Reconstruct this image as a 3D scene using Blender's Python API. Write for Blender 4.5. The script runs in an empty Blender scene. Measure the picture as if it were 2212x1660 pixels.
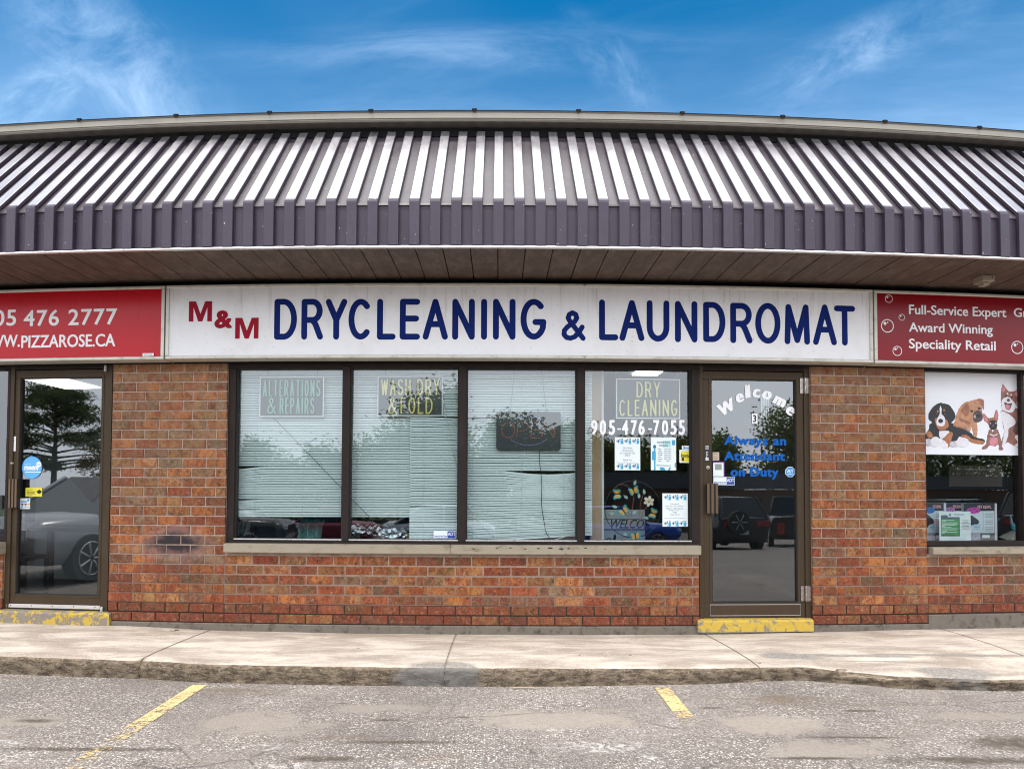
import bpy, bmesh, math, random
from mathutils import Vector
R_ = math.radians
sc = bpy.context.scene
COL = sc.collection
# ------------------------------------------------------------------ camera
FPX, IMW = 1581.0, 2212.0
CAM_Y, CAM_Z, BOW = -6.2, 1.18, .0145        # the shop front is gently bowed in plan: y = BOW * x^2
PITCH, ROLL = R_(1.92), .0044
cd = bpy.data.cameras.new('camera'); cam = bpy.data.objects.new('camera', cd); COL.objects.link(cam)
cd.sensor_fit = 'HORIZONTAL'; cd.sensor_width = 36; cd.lens = FPX / IMW * 36
cd.shift_x = 29 / IMW; cd.shift_y = 172 / IMW
cd.clip_start = .05; cd.clip_end = 3000
cam.location = (0, CAM_Y, CAM_Z)
cam.rotation_mode = 'XYZ'
from mathutils import Matrix
cam.rotation_euler = (Matrix.Rotation(math.pi / 2 + PITCH, 3, 'X') @ Matrix.Rotation(ROLL, 3, 'Z')).to_euler()
sc.camera = cam
# ------------------------------------------------------------------ sky, sun, exposure
SUN_EL, SUN_AZ = 72, 200                      # azimuth clockwise from +y: in front of the shops, slightly left
world = bpy.data.worlds.new('World'); sc.world = world; world.use_nodes = True
world.cycles.sampling_method = 'NONE'         # a broad even sky: surfaces find it by themselves with less grain
def build_world():
    nt = world.node_tree; N = nt.nodes; L = nt.links; N.clear()
    def nd(t, **k):
        n = N.new(t)
        for a, b in k.items(): setattr(n, a, b)
        return n
    def math_(op, a, b=None, clamp=False):
        n = nd('ShaderNodeMath', operation=op, use_clamp=clamp)
        for i, v in enumerate((a, b)):
            if v is None: continue
            if isinstance(v, (int, float)): n.inputs[i].default_value = v
            else: L.new(v, n.inputs[i])
        return n.outputs[0]
    def mixc(f, a, b):
        n = nd('ShaderNodeMix', data_type='RGBA')
        for i, v in ((0, f), (6, a), (7, b)):
            if isinstance(v, (int, float)): n.inputs[i].default_value = v
            elif isinstance(v, tuple): n.inputs[i].default_value = v + (1,)
            else: L.new(v, n.inputs[i])
        return n.outputs[2]
    def smooth(v, lo, hi):
        n = nd('ShaderNodeMapRange', interpolation_type='SMOOTHSTEP')
        L.new(v, n.inputs[0]); n.inputs[1].default_value = lo; n.inputs[2].default_value = hi
        return n.outputs[0]
    out = nd('ShaderNodeOutputWorld'); bg = nd('ShaderNodeBackground'); L.new(bg.outputs[0], out.inputs[0])
    bg.inputs[1].default_value = .1
    sky = nd('ShaderNodeTexSky', sky_type='NISHITA'); sky.sun_disc = False
    sky.sun_elevation = R_(SUN_EL); sky.sun_rotation = R_(SUN_AZ); sky.dust_density = .6; sky.ozone_density = 3
    hs = nd('ShaderNodeHueSaturation'); hs.inputs[0].default_value = .49; hs.inputs[1].default_value = 1.9; hs.inputs[2].default_value = .95
    L.new(sky.outputs[0], hs.inputs[4])
    tc = nd('ShaderNodeTexCoord'); sx = nd('ShaderNodeSeparateXYZ'); L.new(tc.outputs['Generated'], sx.inputs[0])
    x, y, z = sx.outputs
    zz = math_('MAXIMUM', z, .06)
    cb = nd('ShaderNodeCombineXYZ'); L.new(math_('DIVIDE', x, zz), cb.inputs[0]); L.new(math_('DIVIDE', y, zz), cb.inputs[1])
    def noise(scale, rot, stretch, detail=7, rough=.62, dist=.6, off=0.):
        mp = nd('ShaderNodeMapping'); L.new(cb.outputs[0], mp.inputs[0])
        mp.inputs['Rotation'].default_value = (0, 0, rot); mp.inputs['Scale'].default_value = (stretch, 1, 1); mp.inputs['Location'].default_value = (off, off * .7, 0)
        n = nd('ShaderNodeTexNoise'); L.new(mp.outputs[0], n.inputs['Vector'])
        n.inputs['Scale'].default_value = scale; n.inputs['Detail'].default_value = detail; n.inputs['Roughness'].default_value = rough; n.inputs['Distortion'].default_value = dist
        return n.outputs[0]
    c1 = smooth(noise(1.1, .6, .33, off=3.1), .40, .72)
    c2 = smooth(noise(.9, -.75, .28, off=8.3), .42, .74)
    c3 = smooth(noise(.5, .1, .6, detail=4, off=1.7), .42, .75)
    # cirrus: two feathery streaks in front of the viewer, laid out by azimuth and height (x/y, z/y)
    yy = math_('MAXIMUM', y, .05); c2d = nd('ShaderNodeCombineXYZ'); L.new(math_('DIVIDE', x, yy), c2d.inputs[0]); L.new(math_('DIVIDE', z, yy), c2d.inputs[1])
    def streak(u, w, ru, rw, rot, sc_, lo, hi, gain, off):
        mp = nd('ShaderNodeMapping'); mp.vector_type = 'TEXTURE'; mp.inputs['Location'].default_value = (u, w, 0); mp.inputs['Rotation'].default_value = (0, 0, rot); mp.inputs['Scale'].default_value = (ru, rw, 1); L.new(c2d.outputs[0], mp.inputs[0])
        ln = nd('ShaderNodeVectorMath', operation='LENGTH'); L.new(mp.outputs[0], ln.inputs[0])
        n = nd('ShaderNodeTexNoise'); n.inputs['Scale'].default_value = sc_; n.inputs['Detail'].default_value = 9; n.inputs['Roughness'].default_value = .68; n.inputs['Distortion'].default_value = .45
        m2 = nd('ShaderNodeMapping'); m2.inputs['Location'].default_value = (off, off, 0); m2.inputs['Scale'].default_value = (1, .55, 1); L.new(mp.outputs[0], m2.inputs[0]); L.new(m2.outputs[0], n.inputs['Vector'])
        return math_('MULTIPLY', math_('MULTIPLY', smooth(math_('MULTIPLY', ln.outputs['Value'], -1), -1.0, -.15), smooth(n.outputs[0], lo - .04, hi + .12)), gain * .72)
    st = [streak(-.54, .59, .28, .12, -.75, 1.9, .34, .76, .62, 1.3), streak(-.62, .56, .2, .06, .5, 1.8, .35, .7, .45, 4.1), streak(.50, .61, .26, .06, .42, 1.6, .36, .74, .50, 2.2), streak(.16, .59, .14, .05, -.8, 1.6, .36, .74, .26, 5.5), streak(-.05, .61, .5, .05, .03, 1.3, .35, .7, .35, 7.7)]
    for q in st[1:]: st[0] = math_('MAXIMUM', st[0], q)
    wisps = math_('ADD', st[0], math_('ADD', math_('MULTIPLY', math_('MAXIMUM', c1, c2), .26), math_('MULTIPLY', c3, .10)), True)
    low = math_('MULTIPLY', math_('SUBTRACT', 1.0, smooth(z, .30, .58)), .22)    # paler towards the roof line
    col = mixc(math_('ADD', wisps, low, True), hs.outputs[0], (6.4, 8.2, 10.6))
    # thin bright cloud overhead and pale hazy cloud over the car park side
    over = smooth(z, .66, .90)
    col = mixc(over, col, (20.4, 20.6, 20.8))
    back = smooth(math_('MULTIPLY', y, -1), -.25, .15)
    hz = mixc(smooth(z, .02, .7), (13.4, 14.1, 15.2), (16.0, 16.6, 17.6))
    col = mixc(math_('MULTIPLY', back, math_('SUBTRACT', 1.0, over)), col, hz)
    L.new(col, bg.inputs[0])
build_world()
sd = bpy.data.lights.new('sun', 'SUN'); sd.energy = 2.0; sd.angle = R_(9); sd.color = (1, .94, .86)
sun = bpy.data.objects.new('sun', sd); COL.objects.link(sun)
_a, _e = R_(SUN_AZ), R_(SUN_EL)
sun.rotation_euler = Vector((math.sin(_a) * math.cos(_e), math.cos(_a) * math.cos(_e), math.sin(_e))).to_track_quat('Z', 'Y').to_euler()
sun.location = (0, 0, 30)
sc.view_settings.view_transform = 'Standard'; sc.view_settings.look = 'None'
sc.view_settings.exposure = .75; sc.view_settings.gamma = 1
sc.render.engine = 'CYCLES'
sc.cycles.max_bounces = 8; sc.cycles.transparent_max_bounces = 24; sc.cycles.caustics_reflective = False; sc.cycles.caustics_refractive = False
sc.cycles.sample_clamp_indirect = 6
sc.cycles.use_denoising = True; sc.cycles.denoising_prefilter = 'ACCURATE'; sc.cycles.filter_width = 1.1

# ------------------------------------------------------------------ picture measure -> point on the bowed front
S_ = 225 - FPX * math.tan(PITCH)
def ray(px, py):
    u = (px - 1106 + 29) / FPX; v = -(py - 830 - S_) / FPX
    c, s = math.cos(ROLL), math.sin(ROLL); sp, cp = math.sin(PITCH), math.cos(PITCH)
    return (u * c - v * s, cp + u * -sp * s - v * sp * c, sp + u * cp * s + v * cp * c)
def FX(px, py, d=0.):
    r = ray(px, py); t = 6.2
    for _ in range(25):
        X = r[0] * t; t = (d + BOW * X * X - CAM_Y) / r[1]
    return r[0] * t, CAM_Z + r[2] * t
def rect(x0, y0, x1, y1, d=0.):               # measured left, top, right, bottom -> X0, X1, Z0, Z1
    a = FX(x0, (y0 + y1) / 2, d)[0]; b = FX(x1, (y0 + y1) / 2, d)[0]
    m = (x0 + x1) / 2
    return a, b, FX(m, y1, d)[1], FX(m, y0, d)[1]
def lerp_tab(t, x):
    if x <= t[0][0]: return t[0][1]
    for (a, u), (b, v) in zip(t, t[1:]):
        if x <= b:
            k = (x - a) / (b - a); k = k * k * (3 - 2 * k); return u + (v - u) * k
    return t[-1][1]
# ------------------------------------------------------------------ materials
def nodes(m):
    m.use_nodes = True; return m.node_tree, m.node_tree.nodes, m.node_tree.links
class G:                                        # small node-graph helper
    def __init__(s, name):
        s.m = bpy.data.materials.new(name); s.t, s.n, s.l = nodes(s.m)
        s.b = s.n['Principled BSDF']; s.tc = s.n.new('ShaderNodeTexCoord'); s.co = s.tc.outputs['Object']
        s.geo = None
    def world(s):
        if not s.geo: s.geo = s.n.new('ShaderNodeNewGeometry')
        return s.geo.outputs['Position']
    def put(s, v, i):
        if isinstance(v, (int, float)): i.default_value = v
        elif isinstance(v, tuple): i.default_value = v + (1,) if len(v) == 3 and i.type == 'RGBA' else v
        else: s.l.new(v, i)
    def noise(s, scale, detail=5, rough=.6, dist=0., vec=None, stretch=None):
        vec = vec or s.world()
        if stretch:
            mp = s.n.new('ShaderNodeMapping'); s.l.new(vec, mp.inputs[0]); mp.inputs['Scale'].default_value = stretch; vec = mp.outputs[0]
        n = s.n.new('ShaderNodeTexNoise'); s.l.new(vec, n.inputs['Vector'])
        n.inputs['Scale'].default_value = scale; n.inputs['Detail'].default_value = detail; n.inputs['Roughness'].default_value = rough; n.inputs['Distortion'].default_value = dist
        return n.outputs[0]
    def voro(s, scale, feature='F1', out=0, vec=None, rnd=1.):
        n = s.n.new('ShaderNodeTexVoronoi'); n.feature = feature; s.l.new(vec or s.world(), n.inputs['Vector'])
        n.inputs['Scale'].default_value = scale; n.inputs['Randomness'].default_value = rnd
        return n.outputs[out]
    def ramp(s, v, lo, hi, a=0., b=1., smooth=True):
        n = s.n.new('ShaderNodeMapRange'); n.interpolation_type = 'SMOOTHSTEP' if smooth else 'LINEAR'
        s.put(v, n.inputs[0]); n.inputs[1].default_value = lo; n.inputs[2].default_value = hi; n.inputs[3].default_value = a; n.inputs[4].default_value = b
        return n.outputs[0]
    def mix(s, f, a, b, mode='MIX'):
        n = s.n.new('ShaderNodeMix'); n.data_type = 'RGBA'; n.blend_type = mode
        s.put(f, n.inputs[0]); s.put(a, n.inputs[6]); s.put(b, n.inputs[7]); return n.outputs[2]
    def math(s, op, a, b=0., clamp=False):
        n = s.n.new('ShaderNodeMath'); n.operation = op; n.use_clamp = clamp
        s.put(a, n.inputs[0]); s.put(b, n.inputs[1]); return n.outputs[0]
    def spot(s, x, y, rx, ry, soft=.5, wob=.5, axes='XY', nz=None):   # an irregular patch round (x, y)
        sp = s.n.new('ShaderNodeSeparateXYZ'); s.l.new(s.world(), sp.inputs[0])
        u = s.math('DIVIDE', s.math('SUBTRACT', sp.outputs[axes[0]], x), rx)
        v = s.math('DIVIDE', s.math('SUBTRACT', sp.outputs[axes[1]], y), ry)
        r = s.math('SQRT', s.math('ADD', s.math('MULTIPLY', u, u), s.math('MULTIPLY', v, v)))
        r = s.math('ADD', r, s.math('MULTIPLY', s.math('SUBTRACT', nz, .5), wob * 2))
        return s.ramp(r, 1 - soft, 1 + soft * .4, 1, 0)
    def attr(s, name):
        n = s.n.new('ShaderNodeAttribute'); n.attribute_name = name; return n.outputs[0]
    def bump(s, h, strength=.3, dist=.01):
        n = s.n.new('ShaderNodeBump'); n.inputs['Strength'].default_value = strength; n.inputs['Distance'].default_value = dist
        s.put(h, n.inputs['Height']); s.l.new(n.outputs[0], s.b.inputs['Normal'])
    def fin(s, color=None, rough=None, metal=None, spec=None):
        for k, v in (('Base Color', color), ('Roughness', rough), ('Metallic', metal), ('Specular IOR Level', spec)):
            if v is not None: s.put(v, s.b.inputs[k])
        return s.m
M = {}
def plain(key, c, rough=.5, metal=0., var=.12, scale=18., spec=.5, emit=0.):
    """paint, vinyl, paper...: a base colour with slight uneven wear"""
    if key in M: return M[key]
    g = G(key)
    n = g.noise(scale, 4)
    lo = tuple(max(0, v * (1 - var)) for v in c); hi = tuple(min(1, v * (1 + var)) for v in c)
    g.fin(g.mix(n, lo, hi), g.ramp(n, 0, 1, rough * .9, min(1, rough * 1.12)), metal, spec)
    if emit: g.put(c, g.b.inputs['Emission Color']); g.b.inputs['Emission Strength'].default_value = emit
    M[key] = g.m; return g.m
def stained(key, c, dirt, amount=.5, scale=6., rough=.5, metal=0., stretch=(1, 1, 1), speck=0.):
    if key in M: return M[key]
    g = G(key)
    n = g.noise(scale, 7, .65, .3, stretch=stretch)
    f = g.ramp(n, .48, .78, 0, amount)
    col = g.mix(f, c, dirt)
    if speck:
        sp = g.ramp(g.noise(70, 2), .70, .75, 0, speck)
        col = g.mix(sp, col, tuple(v * .25 for v in dirt))
    g.fin(col, g.ramp(n, .2, .8, rough * .85, min(1, rough * 1.25)), metal)
    g.bump(n, .08, .004); M[key] = g.m; return g.m
def glass(key, refl=.16, tint=(.86, .92, .92), edge=.5):
    if key in M: return M[key]
    g = G(key); g.n.remove(g.b)
    tr = g.n.new('ShaderNodeBsdfTransparent'); tr.inputs[0].default_value = tint + (1,)
    gl = g.n.new('ShaderNodeBsdfGlossy'); gl.inputs['Roughness'].default_value = 0; gl.inputs[0].default_value = (.95, .98, 1, 1)
    bn = g.n.new('ShaderNodeBump'); bn.inputs['Strength'].default_value = .012; bn.inputs['Distance'].default_value = .05
    g.put(g.noise(1.1, 1), bn.inputs['Height']); g.l.new(bn.outputs[0], gl.inputs['Normal'])
    lw = g.n.new('ShaderNodeLayerWeight'); lw.inputs[0].default_value = .35
    mx = g.n.new('ShaderNodeMixShader'); g.put(g.ramp(lw.outputs['Fresnel'], 0, 1, refl, edge, False), mx.inputs[0])
    g.l.new(tr.outputs[0], mx.inputs[1]); g.l.new(gl.outputs[0], mx.inputs[2])
    g.l.new(mx.outputs[0], g.n['Material Output'].inputs[0]); M[key] = g.m; return g.m
# ------------------------------------------------------------------ mesh helper
WL = {}
def text_geo(s, _c={}):
    if s in _c: return _c[s]
    cu = bpy.data.curves.new('text', 'FONT'); cu.body = s[0]; cu.size = 1; cu.offset = s[1]; cu.resolution_u = 4; cu.fill_mode = 'FRONT'; cu.space_line = s[2]; cu.align_x = s[3]; cu.space_character = s[4]
    o = bpy.data.objects.new('text', cu); COL.objects.link(o)
    me = bpy.data.meshes.new_from_object(o.evaluated_get(bpy.context.evaluated_depsgraph_get()))
    vs = [(v.co.x, v.co.y) for v in me.vertices]; fs = [tuple(p.vertices) for p in me.polygons]
    bpy.data.objects.remove(o); bpy.data.curves.remove(cu); bpy.data.meshes.remove(me)
    _c[s] = (vs, fs); return _c[s]
class MB:
    def __init__(s): s.v = []; s.f = []; s.mi = []; s.c = []; s.sm = []; s.mats = []; s.cur = None
    def mat(s, m):
        if m not in s.mats: s.mats.append(m)
        return s.mats.index(m)
    def face(s, idx, m, c=None, smooth=False): s.f.append(tuple(idx)); s.mi.append(s.mat(m)); s.c.append(c); s.sm.append(smooth)
    def add(s, pts):
        b = len(s.v); s.v.extend(pts); return b
    def quad(s, a, b, c, d, m, col=None):
        i = s.add([a, b, c, d]); s.face((i, i + 1, i + 2, i + 3), m, col)
    def poly(s, pts, m, col=None):
        i = s.add(pts); s.face(range(i, i + len(pts)), m, col)
    def box(s, x0, x1, y0, y1, z0, z1, m, step=.4, bev=0., col=None):
        n = max(1, int(math.ceil(abs(x1 - x0) / step)))
        if bev: ring = [(y0, z0 + bev), (y0 + bev, z0), (y1, z0), (y1, z1), (y0 + bev, z1), (y0, z1 - bev)]
        else: ring = [(y0, z0), (y1, z0), (y1, z1), (y0, z1)]
        k = len(ring); b = len(s.v)
        xs = [x0 + (x1 - x0) * i / n for i in range(n + 1)]
        for x in xs: s.v.extend((x, a, c) for a, c in ring)
        for i in range(n):
            for j in range(k):
                q = (j + 1) % k
                s.face((b + i * k + j, b + i * k + q, b + (i + 1) * k + q, b + (i + 1) * k + j)[::-1], m, col)
        s.face([b + j for j in range(k)], m, col); s.face([b + n * k + j for j in range(k)][::-1], m, col)
    def frame(s, x0, x1, z0, z1, w, y0, y1, m, wt=None, wb=None):    # four rails round an opening
        wt = w if wt is None else wt; wb = w if wb is None else wb
        s.box(x0, x1, y0, y1, z1 - wt, z1, m); s.box(x0, x1, y0, y1, z0, z0 + wb, m)
        s.box(x0, x0 + w, y0 + .001, y1 - .001, z0 + wb, z1 - wt, m); s.box(x1 - w, x1, y0 + .001, y1 - .001, z0 + wb, z1 - wt, m)
    def sheet(s, x0, x1, z0, z1, y, m, step=.4):
        n = max(1, int(math.ceil(abs(x1 - x0) / step))); b = len(s.v)
        for i in range(n + 1):
            x = x0 + (x1 - x0) * i / n; s.v.extend([(x, y, z0), (x, y, z1)])
        for i in range(n): s.face((b + 2 * i, b + 2 * i + 2, b + 2 * i + 3, b + 2 * i + 1), m)
    def disc(s, cx, cz, rx, rz, y, m, n=28, r0=0.):
        P = [(math.cos(2 * math.pi * i / n), math.sin(2 * math.pi * i / n)) for i in range(n)]
        if r0 <= 0: s.poly([(cx + a * rx, y, cz + b * rz) for a, b in P], m); return
        b = s.add([(cx + p * rx, y, cz + q * rz) for p, q in P] + [(cx + p * (rx - r0), y, cz + q * (rz - r0)) for p, q in P])
        for i in range(n):
            j = (i + 1) % n; s.face((b + i, b + j, b + n + j, b + n + i), m)
    def tube(s, path, r, m, n=8, taper=None, flat=None, cap=True, smooth=True):
        """tube through points; flat squashes it front to back (y); rounded ends"""
        path = [Vector(p) for p in path]; rings = []
        L = len(path)
        for i, p in enumerate(path):
            t = (path[min(i + 1, L - 1)] - path[max(i - 1, 0)]); t.normalize()
            rr = r if taper is None else r + (taper - r) * i / max(1, L - 1)
            rings.append((p, t, rr))
        if cap:
            p, t, rr = rings[0]; head = [(p - t * rr * math.sin(a), t, rr * max(.05, math.cos(a))) for a in (1.45, 1.0, .5)]
            p, t, rr = rings[-1]; tail = [(p + t * rr * math.sin(a), t, rr * max(.05, math.cos(a))) for a in (.5, 1.0, 1.45)]
            rings = head + rings + tail
        b = len(s.v)
        up0 = Vector((0, 1, 0))
        for p, t, rr in rings:
            up = up0 if abs(t.dot(up0)) < .9 else Vector((1, 0, 0))
            a1 = t.cross(up).normalized(); a2 = a1.cross(t).normalized()
            fl = 1 if flat is None else flat
            for k in range(n):
                a = 2 * math.pi * k / n
                s.v.append(tuple(p + a1 * rr * math.cos(a) + a2 * rr * fl * math.sin(a)))
        for i in range(len(rings) - 1):
            for k in range(n):
                q = (k + 1) % n; s.face((b + i * n + k, b + i * n + q, b + (i + 1) * n + q, b + (i + 1) * n + k), m, None, smooth)
        s.face([b + k for k in range(n)][::-1], m); e = b + (len(rings) - 1) * n; s.face([e + k for k in range(n)], m)
    def text(s, t, x0, x1, z0, z1, y, m, bold=0., line=1., align='LEFT', space=1., slant=0.):
        vs, fs = text_geo((t, 0., line, align, space))
        if not vs: return
        ax = min(v[0] for v in vs); bx = max(v[0] for v in vs); az = min(v[1] for v in vs); bz = max(v[1] for v in vs)
        if bold:                                # heavier weight: the same outline repeated a hair to each side
            k = bold * (z1 - z0) / max(1e-6, bz - az); kz = k * .7
            for i, (p, q) in enumerate(((1, 0), (-1, 0), (0, 1), (0, -1), (.7, .7), (-.7, .7), (.7, -.7), (-.7, -.7))):
                s.text(t, x0 + k + p * k, x1 - k + p * k, z0 + kz + q * kz, z1 - kz + q * kz, y + .00004 * (i + 1), m, 0., line, align, space, slant)
            x0, x1, z0, z1 = x0 + k, x1 - k, z0 + kz, z1 - kz
        b = s.add([(x0 + (u - ax) / (bx - ax) * (x1 - x0) + slant * ((w - az) / (bz - az) - .5) * (z1 - z0), y, z0 + (w - az) / max(1e-6, bz - az) * (z1 - z0)) for u, w in vs])
        for f in fs: s.face([b + i for i in f], m)
    def tpx(s, t, r, d, m, **k): s.text(t, *rect(*r, d=d), d, m, **k)
    def rpx(s, r, d, m): X0, X1, Z0, Z1 = rect(*r, d=d); s.sheet(X0, X1, Z0, Z1, d, m)
    def plate(s, r, d, m, th=.002): X0, X1, Z0, Z1 = rect(*r, d=d); s.box(X0, X1, d, d + th, Z0, Z1, m); return X0, X1, Z0, Z1
    def strokes(s, glyphs, x0, x1, z0, z1, y, r, m, flat=None, n=10):
        x0 += r; x1 -= r; z0 += r; z1 -= r
        for path in glyphs:
            P = [(x0 + a * (x1 - x0), y, z0 + c * (z1 - z0)) for a, c in path]
            P = [p for i, p in enumerate(P) if i == 0 or math.dist(p, P[i - 1]) > 1e-5]
            seg = [P[0]]; k = 0
            for i in range(1, len(P)):
                seg.append(P[i])
                if i < len(P) - 1:
                    u = Vector(P[i]) - Vector(P[i - 1]); w = Vector(P[i + 1]) - Vector(P[i])
                    if u.angle(w) > R_(38): s.tube(seg, r, m, n, flat=flat); seg = [P[i]]
            s.tube(seg, r, m, n, flat=flat)
    def build(s, name, parent=None, bow=True, loc=None, flip=False):
        V = [(x, y + BOW * x * x, z) if bow else (x, y, z) for x, y, z in s.v]
        if parent is not None: off = WL[parent.name]
        else:
            if loc is None:
                off = ((min(v[0] for v in V) + max(v[0] for v in V)) / 2, (min(v[1] for v in V) + max(v[1] for v in V)) / 2, min(v[2] for v in V))
            else: off = loc
        me = bpy.data.meshes.new(name)
        me.from_pydata([(v[0] - off[0], v[1] - off[1], v[2] - off[2]) for v in V], [], s.f)
        for m in s.mats: me.materials.append(m)
        me.polygons.foreach_set('material_index', s.mi); me.polygons.foreach_set('use_smooth', s.sm)
        if any(c is not None for c in s.c):
            at = me.color_attributes.new('tone', 'FLOAT_COLOR', 'CORNER'); data = []
            for p, c in zip(me.polygons, s.c): data.extend(list((c or (.5, .5, .5)) + (1,)) * p.loop_total)
            at.data.foreach_set('color', data)
        me.update()
        o = bpy.data.objects.new(name, me); COL.objects.link(o)
        if parent is not None: o.parent = parent; WL[o.name] = off
        else: o.location = off; WL[o.name] = off
        return o
def thing(name, label, cat, loc, group=None, bow=True):
    o = bpy.data.objects.new(name, None); COL.objects.link(o)
    loc = (loc[0], loc[1] + (BOW * loc[0] ** 2 if bow else 0), loc[2])
    o.location = loc; o.empty_display_size = .1; WL[o.name] = loc
    return tag(o, label, cat, group)
def tag(o, label=None, cat=None, group=None, kind=None):
    for k, v in (('label', label), ('category', cat), ('group', group), ('kind', kind)):
        if v: o[k] = v
    return o
# ------------------------------------------------------------------ single-stroke letters (unit square)
def arc(cx, cz, rx, rz, a0, a1, n=14): return [(cx + rx * math.cos(R_(a0 + (a1 - a0) * i / n)), cz + rz * math.sin(R_(a0 + (a1 - a0) * i / n))) for i in range(n + 1)]
GL = {
 'A': [[(0, 0), (.5, 1), (1, 0)], [(.2, .36), (.8, .36)]],
 'C': [arc(.52, .5, .52, .5, 48, 312, 22)], 'D': [[(0, 0), (0, 1), (.4, 1)] + arc(.4, .5, .6, .5, 85, -85, 16) + [(.4, 0), (0, 0)]],
 'E': [[(1, 1), (0, 1), (0, 0), (1, 0)], [(0, .52), (.93, .52)]], 'F': [[(1, 1), (0, 1), (0, 0)], [(0, .52), (.85, .52)]],
 'G': [arc(.52, .5, .52, .5, 48, 330, 22) + [(1, .42), (.6, .42)]], 'H': [[(0, 0), (0, 1)], [(1, 0), (1, 1)], [(0, .5), (1, .5)]],
 'I': [[(.5, 0), (.5, 1)]], 'L': [[(0, 1), (0, 0), (1, 0)]], 'M': [[(0, 0), (.06, 1), (.5, .04), (.94, 1), (1, 0)]], 'N': [[(0, 0), (0, 1), (1, 0), (1, 1)]],
 'O': [arc(.5, .5, .5, .5, 90, 450, 30)], 'P': [[(0, 0), (0, 1), (.5, 1)] + arc(.5, .73, .5, .27, 85, -85, 12) + [(.5, .46), (0, .46)]],
 'R': [[(0, 0), (0, 1), (.52, 1)] + arc(.52, .74, .44, .26, 85, -85, 12) + [(.52, .48), (0, .48)], [(.5, .48), (.7, .36), (1, 0)]],
 'S': [arc(.5, .76, .46, .24, 30, 250, 14) + [(.62, .49)] + arc(.5, .25, .5, .25, 65, -160, 14)],
 'T': [[(0, 1), (1, 1)], [(.5, 1), (.5, 0)]], 'U': [[(0, 1), (0, .32)] + arc(.5, .32, .5, .32, 180, 360, 14) + [(1, 1)]],
 'W': [[(0, 1), (.25, 0), (.5, .95), (.75, 0), (1, 1)]], 'Y': [[(0, 1), (.5, .48), (1, 1)], [(.5, .48), (.5, 0)]],
 '&': [[(1, 0), (.34, .66), (.24, .8), (.3, .93), (.46, 1), (.62, .94), (.68, .8), (.58, .66), (.2, .44), (.05, .3), (.04, .14), (.16, .03), (.36, 0), (.58, .06), (.8, .24), (.95, .44)]],
}
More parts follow.
